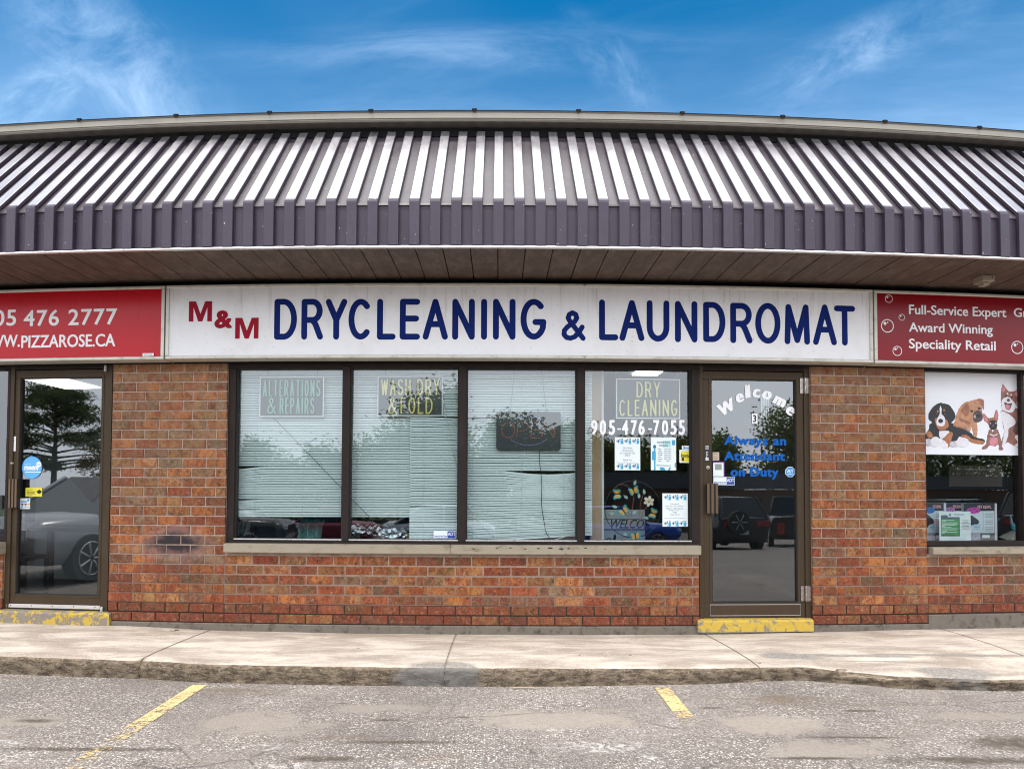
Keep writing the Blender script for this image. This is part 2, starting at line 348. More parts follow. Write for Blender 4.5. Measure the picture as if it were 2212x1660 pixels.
# ================================================================== GROUND
def ground_tables():
    d0 = [(-12, 4.99), (-3.5, 4.975), (-2.5, 4.95), (-1.86, 4.885), (0, 4.87), (1.2, 4.86), (2.0, 4.88), (2.35, 4.80), (2.7, 4.68), (3.4, 4.62), (12, 4.6)]
    zb = [(-12, -.125), (0, -.125), (1.2, -.108), (2.0, -.09), (2.6, -.105), (3.4, -.115), (12, -.12)]
    zt = [(-12, .0), (2.0, 0.), (2.5, -.022), (3.4, -.04), (12, -.04)]
    zw = [(-12, -.01), (-3.3, -.012), (-2.2, -.038), (-1, -.045), (1.5, -.045), (2.7, -.032), (3.7, -.022), (12, -.02)]
    return d0, zb, zt, zw
D0, ZB, ZT, ZW = ground_tables()
def kerb_y(x): return lerp_tab(D0, x) + CAM_Y + BOW * x * x
def m_asphalt():
    g = G('worn_asphalt')
    big = g.noise(.55, 5, .6, .4); mid = g.noise(2.6, 6, .65, .5); fine = g.noise(26, 4, .7)
    sp = g.voro(78, 'F1', 0); sp2 = g.voro(78, 'F1', 1); cl = g.voro(42, 'F1', 1)
    col = g.mix(g.ramp(big, .35, .65), (.140, .120, .110), (.225, .195, .176))
    col = g.mix(g.ramp(mid, .45, .72, 0, .55), col, (.17, .15, .135))
    nz = g.noise(3.0, 7, .74, .9); nz2 = g.noise(11, 5, .65)
    # bare tan patches where the surface has worn smooth
    tan = 0
    for x, y, rx, ry in ((.27, -2.0, .5, .17), (-.72, -1.8, .34, .1), (-1.36, -2.1, .42, .2), (-2.66, -2.1, .26, .12), (1.56, -2.12, .42, .16), (1.7, -2.48, .4, .14), (-3.2, -1.7, .2, .05), (2.75, -1.95, .35, .08)):
        tan = g.math('MAXIMUM', tan, g.spot(x, y, rx, ry, .45, 1.7, nz=nz))
    smooth_f = g.math('MULTIPLY', g.math('MAXIMUM', tan, g.ramp(g.noise(.9, 5, .65, .6), .55, .72, 0, .7)), .68)
    # aggregate: pale chips and dark pits
    sepc = g.n.new('ShaderNodeSeparateColor'); g.l.new(sp2, sepc.inputs[0])
    chip = g.math('MULTIPLY', g.ramp(sepc.outputs[0], .50, .72), g.ramp(sp, .25, .60, 1, 0))
    chip = g.math('MULTIPLY', chip, g.ramp(mid, .38, .58, .25, 1.))
    pit = g.math('MULTIPLY', g.ramp(sepc.outputs[1], .5, .8), g.ramp(sp, .1, .5, 1, .2))
    chip = g.math('MULTIPLY', chip, g.math('SUBTRACT', 1., smooth_f)); pit = g.math('MULTIPLY', pit, g.math('SUBTRACT', 1., smooth_f))
    col = g.mix(g.math('MULTIPLY', pit, .8), col, (.036, .030, .028))
    col = g.mix(g.math('MULTIPLY', chip, .9), col, (.57, .53, .485))
    vs = g.voro(150, 'F1', 1); v0 = g.voro(150, 'F1', 0); s3 = g.n.new('ShaderNodeSeparateColor'); g.l.new(vs, s3.inputs[0])
    cs = g.math('MULTIPLY', g.math('MULTIPLY', g.ramp(s3.outputs[0], .62, .8), g.ramp(v0, .25, .6, 1, 0)), g.math('SUBTRACT', 1., smooth_f))
    col = g.mix(g.math('MULTIPLY', cs, .7), col, (.48, .43, .39)); col = g.mix(g.math('MULTIPLY', g.ramp(s3.outputs[1], .7, .85), .6), col, (.05, .04, .035))
    col = g.mix(smooth_f, col, g.mix(fine, (.20, .17, .145), (.33, .29, .25)))
    # brown damp streaks and dark oil marks
    br = g.noise(1.0, 6, .7, 1.2, stretch=(.5, 2.6, 1))
    col = g.mix(g.ramp(br, .55, .72, 0, .75), col, (.12, .085, .055)); col = g.mix(g.ramp(g.noise(.35, 4, .6, .5), .42, .62, .45, 0), col, g.mix(.5, col, (.09, .075, .065)))
    dk = 0
    for x, y, rx, ry in ((2.74, -2.38, .36, .13), (2.13, -1.87, .12, .022), (1.27, -1.81, .07, .02), (-2.56, -2.08, .13, .04), (-.62, -2.04, .09, .02), (-.5, -2.40, .36, .03), (-2.0, -2.52, .5, .032), (-.85, -2.64, .2, .045), (1.9, -2.3, .3, .018), (2.3, -2.62, .5, .06), (-.2, -1.98, .05, .012), (1.55, -2.6, .25, .02), (-.95, -1.72, .06, .01)):
        dk = g.math('MAXIMUM', dk, g.spot(x, y, rx, ry, .7, .6, nz=nz2))
    dk = g.math('MULTIPLY', dk, g.ramp(fine, .3, .6, .6, 1))
    col = g.mix(g.math('MULTIPLY', dk, .95), col, (.055, .042, .03))
    # white scuffs and cracks near the lower edge
    wh = 0
    for x, y, rx, ry in ((.54, -2.45, .30, .10), (.33, -2.2, .09, .018), (-2.5, -2.43, .1, .05), (-2.2, -2.68, .2, .012), (-1.0, -2.72, .2, .03), (.75, -2.62, .06, .12), (-1.15, -2.45, .12, .015)):
        wh = g.math('MAXIMUM', wh, g.spot(x, y, rx, ry, .8, .75, nz=nz2))
    col = g.mix(g.math('MULTIPLY', wh, g.ramp(fine, .45, .62, 0, .55)), col, (.54, .52, .50))
    mp = g.n.new('ShaderNodeMix'); mp.data_type = 'VECTOR'; mp.inputs[0].default_value = .16
    nv = g.n.new('ShaderNodeTexNoise'); nv.inputs['Scale'].default_value = 3.5; nv.inputs['Detail'].default_value = 6; g.l.new(g.world(), nv.inputs['Vector'])
    g.l.new(g.world(), mp.inputs[4]); g.l.new(nv.outputs[1], mp.inputs[5])
    cr = g.voro(.85, 'DISTANCE_TO_EDGE', 0, vec=mp.outputs[1])
    ck = g.math('MULTIPLY', g.ramp(cr, .0, .009, 1, 0), g.ramp(big, .45, .6))
    cr2 = g.voro(2.1, 'DISTANCE_TO_EDGE', 0, vec=mp.outputs[1]); sy = g.n.new('ShaderNodeSeparateXYZ'); g.l.new(g.world(), sy.inputs[0])
    lowz = g.ramp(g.math('ADD', sy.outputs[1], g.math('MULTIPLY', g.math('SUBTRACT', mid, .5), 1.6)), -2.75, -2.35, 1, 0)
    ck2 = g.math('MULTIPLY', g.math('MULTIPLY', g.ramp(cr2, .0, .022, 1, 0), lowz), g.ramp(br, .40, .55))
    wl = g.math('MULTIPLY', g.math('MULTIPLY', g.ramp(cr2, .012, .05, 1, 0), lowz), g.ramp(nz, .56, .64)); col = g.mix(g.math('MULTIPLY', wl, .5), col, (.52, .50, .49))
    ck = g.math('MAXIMUM', ck, ck2)
    col = g.mix(g.math('MULTIPLY', ck, .6), col, (.04, .035, .032))
    h = g.math('ADD', g.math('MULTIPLY', sp, -.8), g.math('MULTIPLY', fine, .5)); h = g.math('SUBTRACT', h, g.math('MULTIPLY', ck, 1.5))
    g.bump(h, .55, .008); return g.fin(col, g.ramp(mid, .2, .8, .78, .95), spec=.35)
def m_concrete():
    g = G('worn_concrete')
    big = g.noise(1.2, 6, .65, .3); st = g.noise(2.4, 7, .72, .4, stretch=(.6, 1.7, 1)); fine = g.noise(48, 5, .8); grit = g.noise(120, 2, .6)
    col = g.mix(g.ramp(st, .36, .68), (.25, .205, .168), (.50, .445, .385))
    col = g.mix(g.ramp(big, .52, .74, 0, .55), col, (.29, .235, .185))
    col = g.mix(g.ramp(fine, .52, .70, 0, .6), col, (.22, .175, .14))
    col = g.mix(g.ramp(grit, .58, .68, 0, .65), col, (.68, .63, .57))
    nz = g.noise(4.5, 6, .66, .5)
    br = g.spot(.5, -.12, 7, .1, .9, .5, nz=nz); col = g.mix(g.math('MULTIPLY', br, .35), col, (.24, .185, .13))
    gv = g.voro(5, 'F1', 0); gc = g.n.new('ShaderNodeSeparateColor'); g.l.new(g.voro(5, 'F1', 1), gc.inputs[0])
    col = g.mix(g.math('MULTIPLY', g.ramp(gv, .05, .075, .8, 0), g.ramp(gc.outputs[0], .6, .7)), col, (.06, .05, .042))
    # grey mortar repairs
    gr = 0
    for x, y, rx, ry in ((-.36, -1.31, .27, .16), (2.08, -.92, .24, .13), (2.55, -.86, .55, .045), (3.3, -.80, .7, .035), (2.75, -1.02, .42, .016), (3.05, -1.28, .30, .14), (-.62, -1.36, .22, .06)):
        gr = g.math('MAXIMUM', gr, g.spot(x, y, rx, ry, .28, .6, nz=nz))
    col = g.mix(g.math('MULTIPLY', gr, .85), col, g.mix(g.ramp(fine, .3, .65), (.085, .078, .070), (.27, .25, .23)))
    # the front face of the kerb is broken, dark and gravelly
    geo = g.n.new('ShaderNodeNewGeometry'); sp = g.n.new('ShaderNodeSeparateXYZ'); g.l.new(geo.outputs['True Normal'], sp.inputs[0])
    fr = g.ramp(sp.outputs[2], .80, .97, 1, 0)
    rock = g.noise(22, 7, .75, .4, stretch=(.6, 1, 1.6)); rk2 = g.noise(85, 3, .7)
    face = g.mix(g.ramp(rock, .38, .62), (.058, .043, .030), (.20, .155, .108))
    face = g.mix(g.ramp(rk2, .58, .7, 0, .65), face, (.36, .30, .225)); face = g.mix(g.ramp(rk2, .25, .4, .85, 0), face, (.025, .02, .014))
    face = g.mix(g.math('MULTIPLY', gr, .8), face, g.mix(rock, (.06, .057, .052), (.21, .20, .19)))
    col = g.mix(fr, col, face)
    j = g.attr('tone'); sj = g.n.new('ShaderNodeSeparateColor'); g.l.new(j, sj.inputs[0])
    col = g.mix(g.ramp(sj.outputs[0], .6, .9), col, (.10, .078, .055))
    h = g.math('ADD', g.math('MULTIPLY', fine, .5), g.math('MULTIPLY', g.math('MULTIPLY', fr, rock), 3.))
    g.bump(h, .5, .012); return g.fin(col, .9, spec=.3)
asph, conc = m_asphalt(), m_concrete()
def road_z(x, y):
    k = kerb_y(x)
    near = max(0., min(1., 1 - (k - y) / 1.0)); z = -.12 + (lerp_tab(ZB, x) + .12) * near
    if y < -5: z -= min(34, -5 - y) * .055
    return z
def build_road():
    m = MB(); xs = sorted(set([-160, -100, -60, -40, -25, -18, -14] + [i * .35 for i in range(-34, 35)] + [14, 18, 25, 40, 60, 100, 160]))
    ts = [0, .1, .25, .45, .7, 1.0, 1.4, 1.9, 2.6, 3.7, 5, 8, 12, 20, 35, 60, 100, 180]
    for x in xs:
        k = kerb_y(max(-14, min(14, x))) + .03
        m.v.extend((x, k - t, road_z(max(-14, min(14, x)), k - t)) for t in ts)
    n = len(ts)
    for i in range(len(xs) - 1):
        for j in range(n - 1):
            a = i * n + j; m.face((a, a + 1, a + n + 1, a + n), asph, None, True)
    return tag(m.build('car_park', bow=False, loc=(0, 0, 0)), kind='structure')
build_road()
def build_sidewalk():
    m = MB(); rnd = random.Random(4)
    joints = [-8.75, -6.65, -4.55, -2.45, -.35, 1.75, 3.85, 5.95, 8.05]
    xs = [round(-12 + i * .035, 4) for i in range(int(24 / .035) + 1)]
    for j in joints: xs = [x for x in xs if abs(x - j) > .012] + [j - .006, j - .003, j + .003, j + .006]
    xs.sort()
    from mathutils import noise as NZ
    prof = None
    for x in xs:
        k = kerb_y(x) - BOW * x * x
        zt, zb = lerp_tab(ZT, x), lerp_tab(ZB, x)
        nj = [j for j in joints if abs(x - j) < .0045]; deep = (.012 if nj and nj[0] == -2.45 else .004) if nj else 0
        w = lambda s, q: NZ.noise(Vector((x * s, q, 0)))
        e = .014 * w(3, 1) + .012 * w(11, 2) + .008 * w(24, 12); e2 = .010 * w(9, 5)
        chip = max(0, w(2.2, 9) - .25) * .05 + (.03 * max(0, 1 - abs(x + 2.43) / .05)) + .03 * max(0, 1 - abs(x - 2.3) / .08)
        zw = lerp_tab(ZW, x); row = [(x, .02, zw), (x, -.3, zw * .6), (x, -.7, zt * .3 + zw * .2), (x, k + .22, zt * .8), (x, k + .07, zt - .002 + .004 * w(6, 3)), (x, k + .022 + e + chip, zt - .008 - chip * .3),
               (x, k + .004 + e + chip * .8, zt - .024 - chip * .4 + e2 * .5), (x, k + .006 + e * .8 + .020 * w(17, 4), (zt + zb) / 2 + .012 + e2), (x, k + .0 + .026 * w(13, 6), (zt + zb) / 2 - .012 + e2),
               (x, k + .006 + .014 * w(15, 7), zb + .02), (x, k - .004 + .02 * w(8, 8), zb - .03)]
        row = [(a, b + (deep if i > 4 else 0), c - deep) for i, (a, b, c) in enumerate(row)]
        m.v.extend(row); prof = len(row)
    for i in range(len(xs) - 1):
        mid = (xs[i] + xs[i + 1]) / 2; jt = any(abs(mid - j) < .0045 and j in (-2.45, -.35, 1.75, 3.85) for j in joints)
        strong = any(abs(mid - j) < .0045 and j == -2.45 for j in joints)
        for q in range(prof - 1):
            a = i * prof + q
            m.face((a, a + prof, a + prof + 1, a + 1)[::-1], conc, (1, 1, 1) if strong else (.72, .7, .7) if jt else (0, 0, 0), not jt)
    return tag(m.build('sidewalk', loc=(0, 0, 0)), kind='structure')
build_sidewalk()
def m_line():
    g = G('worn_yellow_paint')
    n = g.noise(38, 5, .7); n2 = g.noise(5, 4, .6); sp = g.voro(95, 'F1', 0)
    sep = g.n.new('ShaderNodeSeparateXYZ'); g.l.new(g.world(), sep.inputs[0])
    wear = g.math('ADD', g.ramp(sep.outputs[1], -2.9, -1.5, .15, .035), g.math('MULTIPLY', g.ramp(sep.outputs[0], -.5, .5), g.ramp(sep.outputs[1], -2.3, -1.8, .14, 0)))
    f = g.ramp(g.math('ADD', g.math('ADD', g.math('MULTIPLY', n, .5), g.math('MULTIPLY', n2, .5)), wear), .52, .66)
    col = g.mix(n, (.55, .40, .18), (.68, .52, .27))
    col = g.mix(g.ramp(sp, .35, .7, 0, .75), col, (.30, .21, .09))
    tr = g.n.new('ShaderNodeBsdfTransparent'); mx = g.n.new('ShaderNodeMixShader'); g.put(f, mx.inputs[0])
    g.fin(col, .85); g.l.new(g.b.outputs[0], mx.inputs[1]); g.l.new(tr.outputs[0], mx.inputs[2]); g.l.new(mx.outputs[0], g.n['Material Output'].inputs[0]); return g.m
yel_line = m_line()
for x, ln in ((-1.965, 4.6), (1.07, 1.3), (-5.0, 4.6), (4.1, 4.6), (-8.03, 4.6), (7.13, 4.6)):
    m = MB(); n = 14; k = kerb_y(x) - .07
    for i in range(n + 1):
        y = k - ln * i / n; z = road_z(x, y) + .004
        m.v.extend([(x - .049, y, z), (x + .049, y, z)])
    for i in range(n): m.face((2 * i, 2 * i + 2, 2 * i + 3, 2 * i + 1), yel_line)
    tag(m.build('parking_line', bow=False, loc=(x, k, road_z(x, k))), kind='structure')
# ================================================================== BUILDING
bldg = thing('strip_mall', 'brown brick strip mall with ribbed dark metal mansard roof and wide soffit', 'building', (0, 0, 0))
def m_brick():
    g = G('rustic_brick')
    c = g.attr('tone')
    n = g.noise(16, 6, .7, .5); n2 = g.noise(52, 4, .7); st = g.noise(7, 5, .6, .8, stretch=(1, 1, 2.2))
    va = g.n.new('ShaderNodeVectorMath'); va.operation = 'MULTIPLY_ADD'; g.l.new(c, va.inputs[0]); va.inputs[1].default_value = (90, 170, 230); g.l.new(g.world(), va.inputs[2]); own = va.outputs[0]
    fl = g.noise(9, 5, .7, .5, vec=own, stretch=(1.3, 1, .4)); fl2 = g.noise(12, 6, .75, .8, vec=own, stretch=(1, 1, .8)); wrm = g.noise(30, 6, .8, 1.0, vec=own)
    col = g.mix(g.ramp(fl, .44, .56, 0, .9), c, g.mix(.75, c, (.19, .040, .020)))
    col = g.mix(g.ramp(fl2, .52, .62, 0, .85), col, g.mix(.8, c, (.080, .045, .024)))
    col = g.mix(g.ramp(wrm, .54, .66, 0, .8), col, g.mix(.6, c, (.46, .28, .16)))
    col = g.mix(g.ramp(wrm, .34, .50, .92, 0), col, (.055, .022, .012))
    col = g.mix(g.ramp(n2, .60, .74, 0, .5), col, g.mix(.5, c, (.46, .32, .21)))
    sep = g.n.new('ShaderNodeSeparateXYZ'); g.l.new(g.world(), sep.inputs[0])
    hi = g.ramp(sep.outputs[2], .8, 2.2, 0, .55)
    col = g.mix(g.math('MULTIPLY', hi, g.ramp(n, .35, .62)), col, (.27, .185, .115))     # dull tan mixed in higher up the wall
    col = g.mix(g.ramp(g.noise(95, 2), .70, .76, 0, .7), col, (.46, .36, .28))
    col = g.mix(g.ramp(g.noise(60, 2), .26, .31, .6, 0), col, (.05, .035, .025))
    nz = g.noise(9, 6, .7, .5)
    s1 = g.spot(-2.78, .69, .36, .17, .6, .55, axes='XZ', nz=nz); s2 = g.spot(-2.78, .70, .27, .10, .6, .7, axes='XZ', nz=nz)
    col = g.mix(g.math('MULTIPLY', s1, .35), col, (.36, .27, .27)); col = g.mix(g.math('MULTIPLY', s2, .95), col, (.022, .02, .026))
    g.bump(g.math('ADD', wrm, g.math('MULTIPLY', n2, .6)), .6, .007); g.fin(col, .88, spec=.25); return g.m
brick = m_brick()
def m_mortar():
    g = G('mortar'); n = g.noise(11, 6, .7); n2 = g.noise(70, 4, .7); sep = g.n.new('ShaderNodeSeparateXYZ'); g.l.new(g.world(), sep.inputs[0])
    col = g.mix(g.ramp(n, .42, .7), (.42, .325, .27), (.25, .175, .135)); col = g.mix(g.ramp(n2, .55, .78, 0, .55), col, (.13, .09, .065))
    col = g.mix(g.ramp(g.math('ADD', sep.outputs[2], g.math('MULTIPLY', n, .3)), .3, .95, .75, 0), col, (.13, .075, .05))
    g.bump(n2, .6, .006); return g.fin(col, .95, spec=.2)
mortar = m_mortar()
joint_dark = plain('open_joint', (.035, .028, .024), .95)
TONES = [((.41, .155, .060), 5.5), ((.345, .105, .050), 4.5), ((.29, .165, .085), 4), ((.35, .175, .075), 3.5), ((.19, .115, .075), 2.4), ((.42, .205, .095), 2.4), ((.24, .085, .048), 1.8), ((.24, .165, .11), 2.2), ((.45, .185, .070), 2.5)]
def tone(rnd, k):
    t = rnd.choices([a for a, _ in TONES], [w for _, w in TONES])[0]; t = (t[0], t[1] * .95, t[2] * .84)
    if k < 2: t = rnd.choice([(.30, .095, .048), (.25, .075, .042), (.31, .13, .055), (.22, .085, .05)])
    f = rnd.uniform(.56, .98) * (.84 if k < 2 else 1); return tuple(min(1, v * f * rnd.uniform(.95, 1.05)) for v in t)
def courses(m, x0, x1, z0, z1, d, blen, seed, off=.5, ch=.0826, toothed=0.):
    rnd = random.Random(seed); z = z0; k = 0
    while z < z1 - .02:
        zt = min(z + ch - .0105, z1)
        xs = [x0]; x = x0 + (blen * off if k % 2 else blen) - (0 if k % 2 else 0)
        while x < x1 - .02: xs.append(x); x += blen
        xs.append(x1 + (toothed if k % 2 else 0))
        for a, b in zip(xs, xs[1:]):
            t = tone(rnd, k); w = rnd.uniform(-.0015, .0018)
            j = .0052
            A, B = a + (j if a > x0 else 0), b - (j if b < x1 else 0)
            f = d + w; bz = .0035; q = [(A, f + bz, z), (B, f + bz, z), (B, f + bz, zt), (A, f + bz, zt), (A + bz, f, z + bz), (B - bz, f, z + bz), (B - bz, f, zt - bz), (A + bz, f, zt - bz)]
            i = m.add(q); i2 = m.add([(A, d + .02, z), (B, d + .02, z), (B, d + .02, zt), (A, d + .02, zt)])
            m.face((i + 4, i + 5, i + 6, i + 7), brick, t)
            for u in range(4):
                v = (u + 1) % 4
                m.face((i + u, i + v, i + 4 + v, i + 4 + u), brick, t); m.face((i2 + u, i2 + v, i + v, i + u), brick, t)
        z += ch; k += 1
PX0, PX1 = rect(238.5, 780, 487, 1340)[:2]     # left pier
QX0, QX1 = rect(1754, 780, 2001, 1340)[:2]     # right pier
WX0, WX1 = PX1, rect(1000, 900, 1510, 1300)[1]
ZBASE = .032; ZTOP = 2.40; ZSILL = FX(1000, 1197, -.03)[1]
GX1 = QX1 + 2.6
m = MB()
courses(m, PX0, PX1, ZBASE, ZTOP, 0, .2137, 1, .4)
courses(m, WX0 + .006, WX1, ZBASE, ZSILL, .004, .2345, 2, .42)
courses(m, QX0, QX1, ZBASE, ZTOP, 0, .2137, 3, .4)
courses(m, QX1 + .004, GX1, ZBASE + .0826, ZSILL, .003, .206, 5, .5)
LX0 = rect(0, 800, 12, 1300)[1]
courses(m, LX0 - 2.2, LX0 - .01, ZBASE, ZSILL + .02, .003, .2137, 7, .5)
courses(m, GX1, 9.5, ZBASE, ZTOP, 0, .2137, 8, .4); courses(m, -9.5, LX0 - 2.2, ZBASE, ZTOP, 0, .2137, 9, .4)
# mortar bed behind the bricks, with the open joints of the lowest courses
for x0, x1, z1 in ((PX0 + .002, PX1, ZTOP), (WX0, WX1 - .002, ZSILL), (QX0 + .002, QX1, ZTOP), (QX1, GX1, ZSILL), (GX1, 9.5, ZTOP), (LX0 - 2.2, LX0 - .012, ZSILL + .02), (-9.5, LX0 - 2.2, ZTOP)):
    lowz = ZBASE + .0826 * 2 - .006
    m.box(x0, x1, .0065, .20, lowz, z1, mortar); m.box(x0, x1, .012, .20, ZBASE - .03, lowz, joint_dark)
m.box(PX1 + .0005, WX0 + .0055, .0095, .012, ZBASE, ZSILL, joint_dark)
m.build('brick_wall', bldg)
fnd = stained('foundation_concrete', (.145, .122, .098), (.030, .028, .022), 1., 16, .95, speck=.8)
m = MB()
for x0, x1, z in ((PX0, WX1, ZBASE - .007), (QX0, QX1, ZBASE - .007), (QX1, 9.5, ZBASE + .0826 - .012), (-9.5, LX0, ZBASE - .007)):
    m.box(x0, x1, -.012, .2, -.12, z, fnd, .3, .006)
m.build('foundation', bldg)
# ---- roof: vertical ribbed fascia, 45 degree ribbed slope
def m_roof(key, base, rough, spec, metal=0., dirt=.3):
    g = G(key); n = g.noise(7, 6, .72, .3, stretch=(1, .5, .5)); em = g.voro(75, 'F1', 0, rnd=.2)
    col = g.mix(g.ramp(n, .45, .75, 0, dirt), base, tuple(v * 1.7 for v in base))
    col = g.mix(g.ramp(g.noise(38, 2, .5), .73, .78, 0, .8), col, (.55, .53, .53))
    col = g.mix(g.ramp(g.noise(2.6, 5, .7), .40, .62, dirt * .75, 0), col, tuple(v * .45 for v in base))
    col = g.mix(g.ramp(em, .2, .6, 0, .22), col, tuple(v * .5 for v in base))
    dr = g.noise(3, 6, .7, .2, stretch=(9, .6, .6)); col = g.mix(g.ramp(dr, .50, .72, 0, .4), col, tuple(v * .55 for v in base)); col = g.mix(g.ramp(dr, .25, .40, .3, 0), col, tuple(min(1, v * 1.9) for v in base))
    g.bump(g.math('ADD', em, g.math('MULTIPLY', n, 2.)), .16, .004)
    return g.fin(col, g.ramp(n, .3, .75, rough * .8, rough * 1.2), metal, spec)
r_fas_shade = m_roof('fascia_and_rib_shade_paint', (.050, .038, .060), .45, .35)  # fascia colour, also painted on the slope rib sides as their shade
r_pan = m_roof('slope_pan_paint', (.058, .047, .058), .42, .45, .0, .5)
r_rib_glare = m_roof('slope_rib_glare_paint', (.40, .385, .41), .34, .9, .75)  # rib tops in paler metal than the pans: sky glare put into the colour
RP = .1535; OUT = -.895
ZF0, ZF1 = 2.950, 3.300; ZS1 = FX(1020, 285.5, -.01)[1] - .012; ZGA, ZGB = FX(1020, 237.5, -.138)[1], FX(1020, 262, -.118)[1]
def rib_profile(o):
    return [(OUT - o, ZF0), (OUT - o, ZF1 - .028), (OUT - o + .004, ZF1 - .012), (OUT - o * .75 + .012, ZF1 + .002 + o * .1), (-.005, ZS1 - .03 + o * 1.35)]
m = MB(); X0, X1 = -9.5, 9.5
# pans
pan_f = [(OUT, ZF0), (OUT, ZF1 - .045)]; lip = [(OUT - .010, ZF1 - .046), (OUT - .004, ZF1 - .03), (-.005, ZS1 - .03)]
nseg = int((X1 - X0) / .5)
for i in range(nseg):
    a, b = X0 + (X1 - X0) * i / nseg, X0 + (X1 - X0) * (i + 1) / nseg
    m.quad((a, OUT, ZF0), (b, OUT, ZF0), (b, OUT, ZF1 - .03), (a, OUT, ZF1 - .03), r_fas_shade)
    for (p, q), (r, t) in zip(lip, lip[1:]): m.quad((a, p, q), (b, p, q), (b, r, t), (a, r, t), r_pan)
    m.quad((a, OUT - .010, ZF1 - .046), (a, OUT, ZF1 - .042), (b, OUT, ZF1 - .042), (b, OUT - .010, ZF1 - .046), r_pan)
    m.quad((a, -.005, ZS1 - .03), (b, -.005, ZS1 - .03), (b, 3.5, ZS1), (a, 3.5, ZS1), r_pan)
rnd = random.Random(6); n0 = int((X1 - .1) / RP)
for i in range(-n0, n0 + 1):
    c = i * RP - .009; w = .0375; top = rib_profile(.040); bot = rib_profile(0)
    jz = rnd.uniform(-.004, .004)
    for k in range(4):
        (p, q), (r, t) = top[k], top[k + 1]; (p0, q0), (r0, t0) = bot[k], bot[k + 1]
        mt = r_fas_shade if k < 2 else r_rib_glare
        if k == 2: mt = r_fas_shade
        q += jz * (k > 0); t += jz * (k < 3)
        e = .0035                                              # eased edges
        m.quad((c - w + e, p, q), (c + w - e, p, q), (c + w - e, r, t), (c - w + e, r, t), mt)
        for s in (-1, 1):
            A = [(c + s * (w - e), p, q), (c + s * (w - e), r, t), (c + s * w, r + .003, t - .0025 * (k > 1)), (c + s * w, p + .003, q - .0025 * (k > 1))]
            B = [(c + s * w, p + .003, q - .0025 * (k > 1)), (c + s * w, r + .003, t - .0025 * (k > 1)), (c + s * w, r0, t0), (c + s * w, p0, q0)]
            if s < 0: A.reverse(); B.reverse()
            m.quad(*A, mt); m.quad(*B, r_fas_shade)  # slope rib sides darker than their tops: shade put into the colour
roof = m.build('mansard_roof', bldg)
dark = plain('dark_trim', (.010, .0095, .010), .7, spec=.12)
bright = stained('drip_metal', (.78, .76, .74), (.45, .40, .35), .3, 12, .28, .55)
m = MB(); m.box(-9.5, 9.5, OUT - .035, OUT - .005, ZF0 - .016, ZF0 - .001, bright, .4, .003); m.build('drip_edge', bldg)
def m_soffit():
    g = G('brown_soffit'); n = g.noise(5, 6, .7, .4, stretch=(2.5, 1, 1)); n2 = g.noise(30, 5, .7)
    col = g.mix(g.ramp(n, .4, .7), (.095, .068, .053), (.155, .115, .092)); col = g.mix(g.ramp(n2, .56, .75, 0, .6), col, (.085, .065, .055))
    g.bump(n2, .15, .004); return g.fin(col, .7, spec=.3)
m = MB(); sof = m_soffit(); bw = .2035; i0 = int(9.4 / bw)
for i in range(-i0, i0):
    x = i * bw - .012
    m.box(x + .004, x + bw - .004, OUT + .012, -.10, ZF0 - .010 + (i % 3) * .0012, ZF0 + .012, sof, 1.)
m.box(-9.5, 9.5, OUT + .004, .02, ZF0 + .013, ZF0 + .03, dark); m.box(-9.5, 9.5, -.098, -.05, ZF0 - .022, ZF0 + .012, dark)
m.box(-9.5, 9.5, -.02, .2, 2.401, ZF0 + .012, dark)
m.build('soffit', bldg)
m = MB(); m.box(-9.5, 9.5, -.012, 3.6, ZS1 - .028, ZGA - .02, dark); m.build('roof_fascia_board', bldg)
gut_m = stained('gutter_metal', (.27, .25, .21), (.12, .105, .085), .5, 7, .4, .25, (.3, 1, 1))
m = MB(); gh = (ZGA - ZGB) / .11; prof = [(a, ZGB + (c - 4.235) * gh) for a, c in [(-.02, 4.235), (-.115, 4.236), (-.125, 4.252), (-.118, 4.262), (-.126, 4.268), (-.128, 4.322), (-.138, 4.334), (-.138, 4.345), (-.12, 4.345), (-.118, 4.26), (-.02, 4.26)]]
n = 40
for i in range(n + 1):
    x = -9.5 + 19 * i / n; m.v.extend((x, a, b) for a, b in prof)
for i in range(n):
    for j in range(len(prof)):
        q = (j + 1) % len(prof); a = i * len(prof)
        m.face((a + j, a + q, a + len(prof) + q, a + len(prof) + j), dark if j in (6, 7) else gut_m)
gut = m.build('gutter', bldg)
for px in (-48, 171, 380, 582, 801, 1025, 1250, 1474, 1691, 1912, 2116, 2330):
    x = FX(px, 238, -.138)[0]; m = MB(); m.box(x - .021, x + .021, -.142, -.02, ZGA + .0005, ZGA + .010, dark); m.box(x - .015, x + .015, -.143, -.1385, ZGA - .015, ZGA + .011, dark)
    m.build('gutter_hanger', gut)
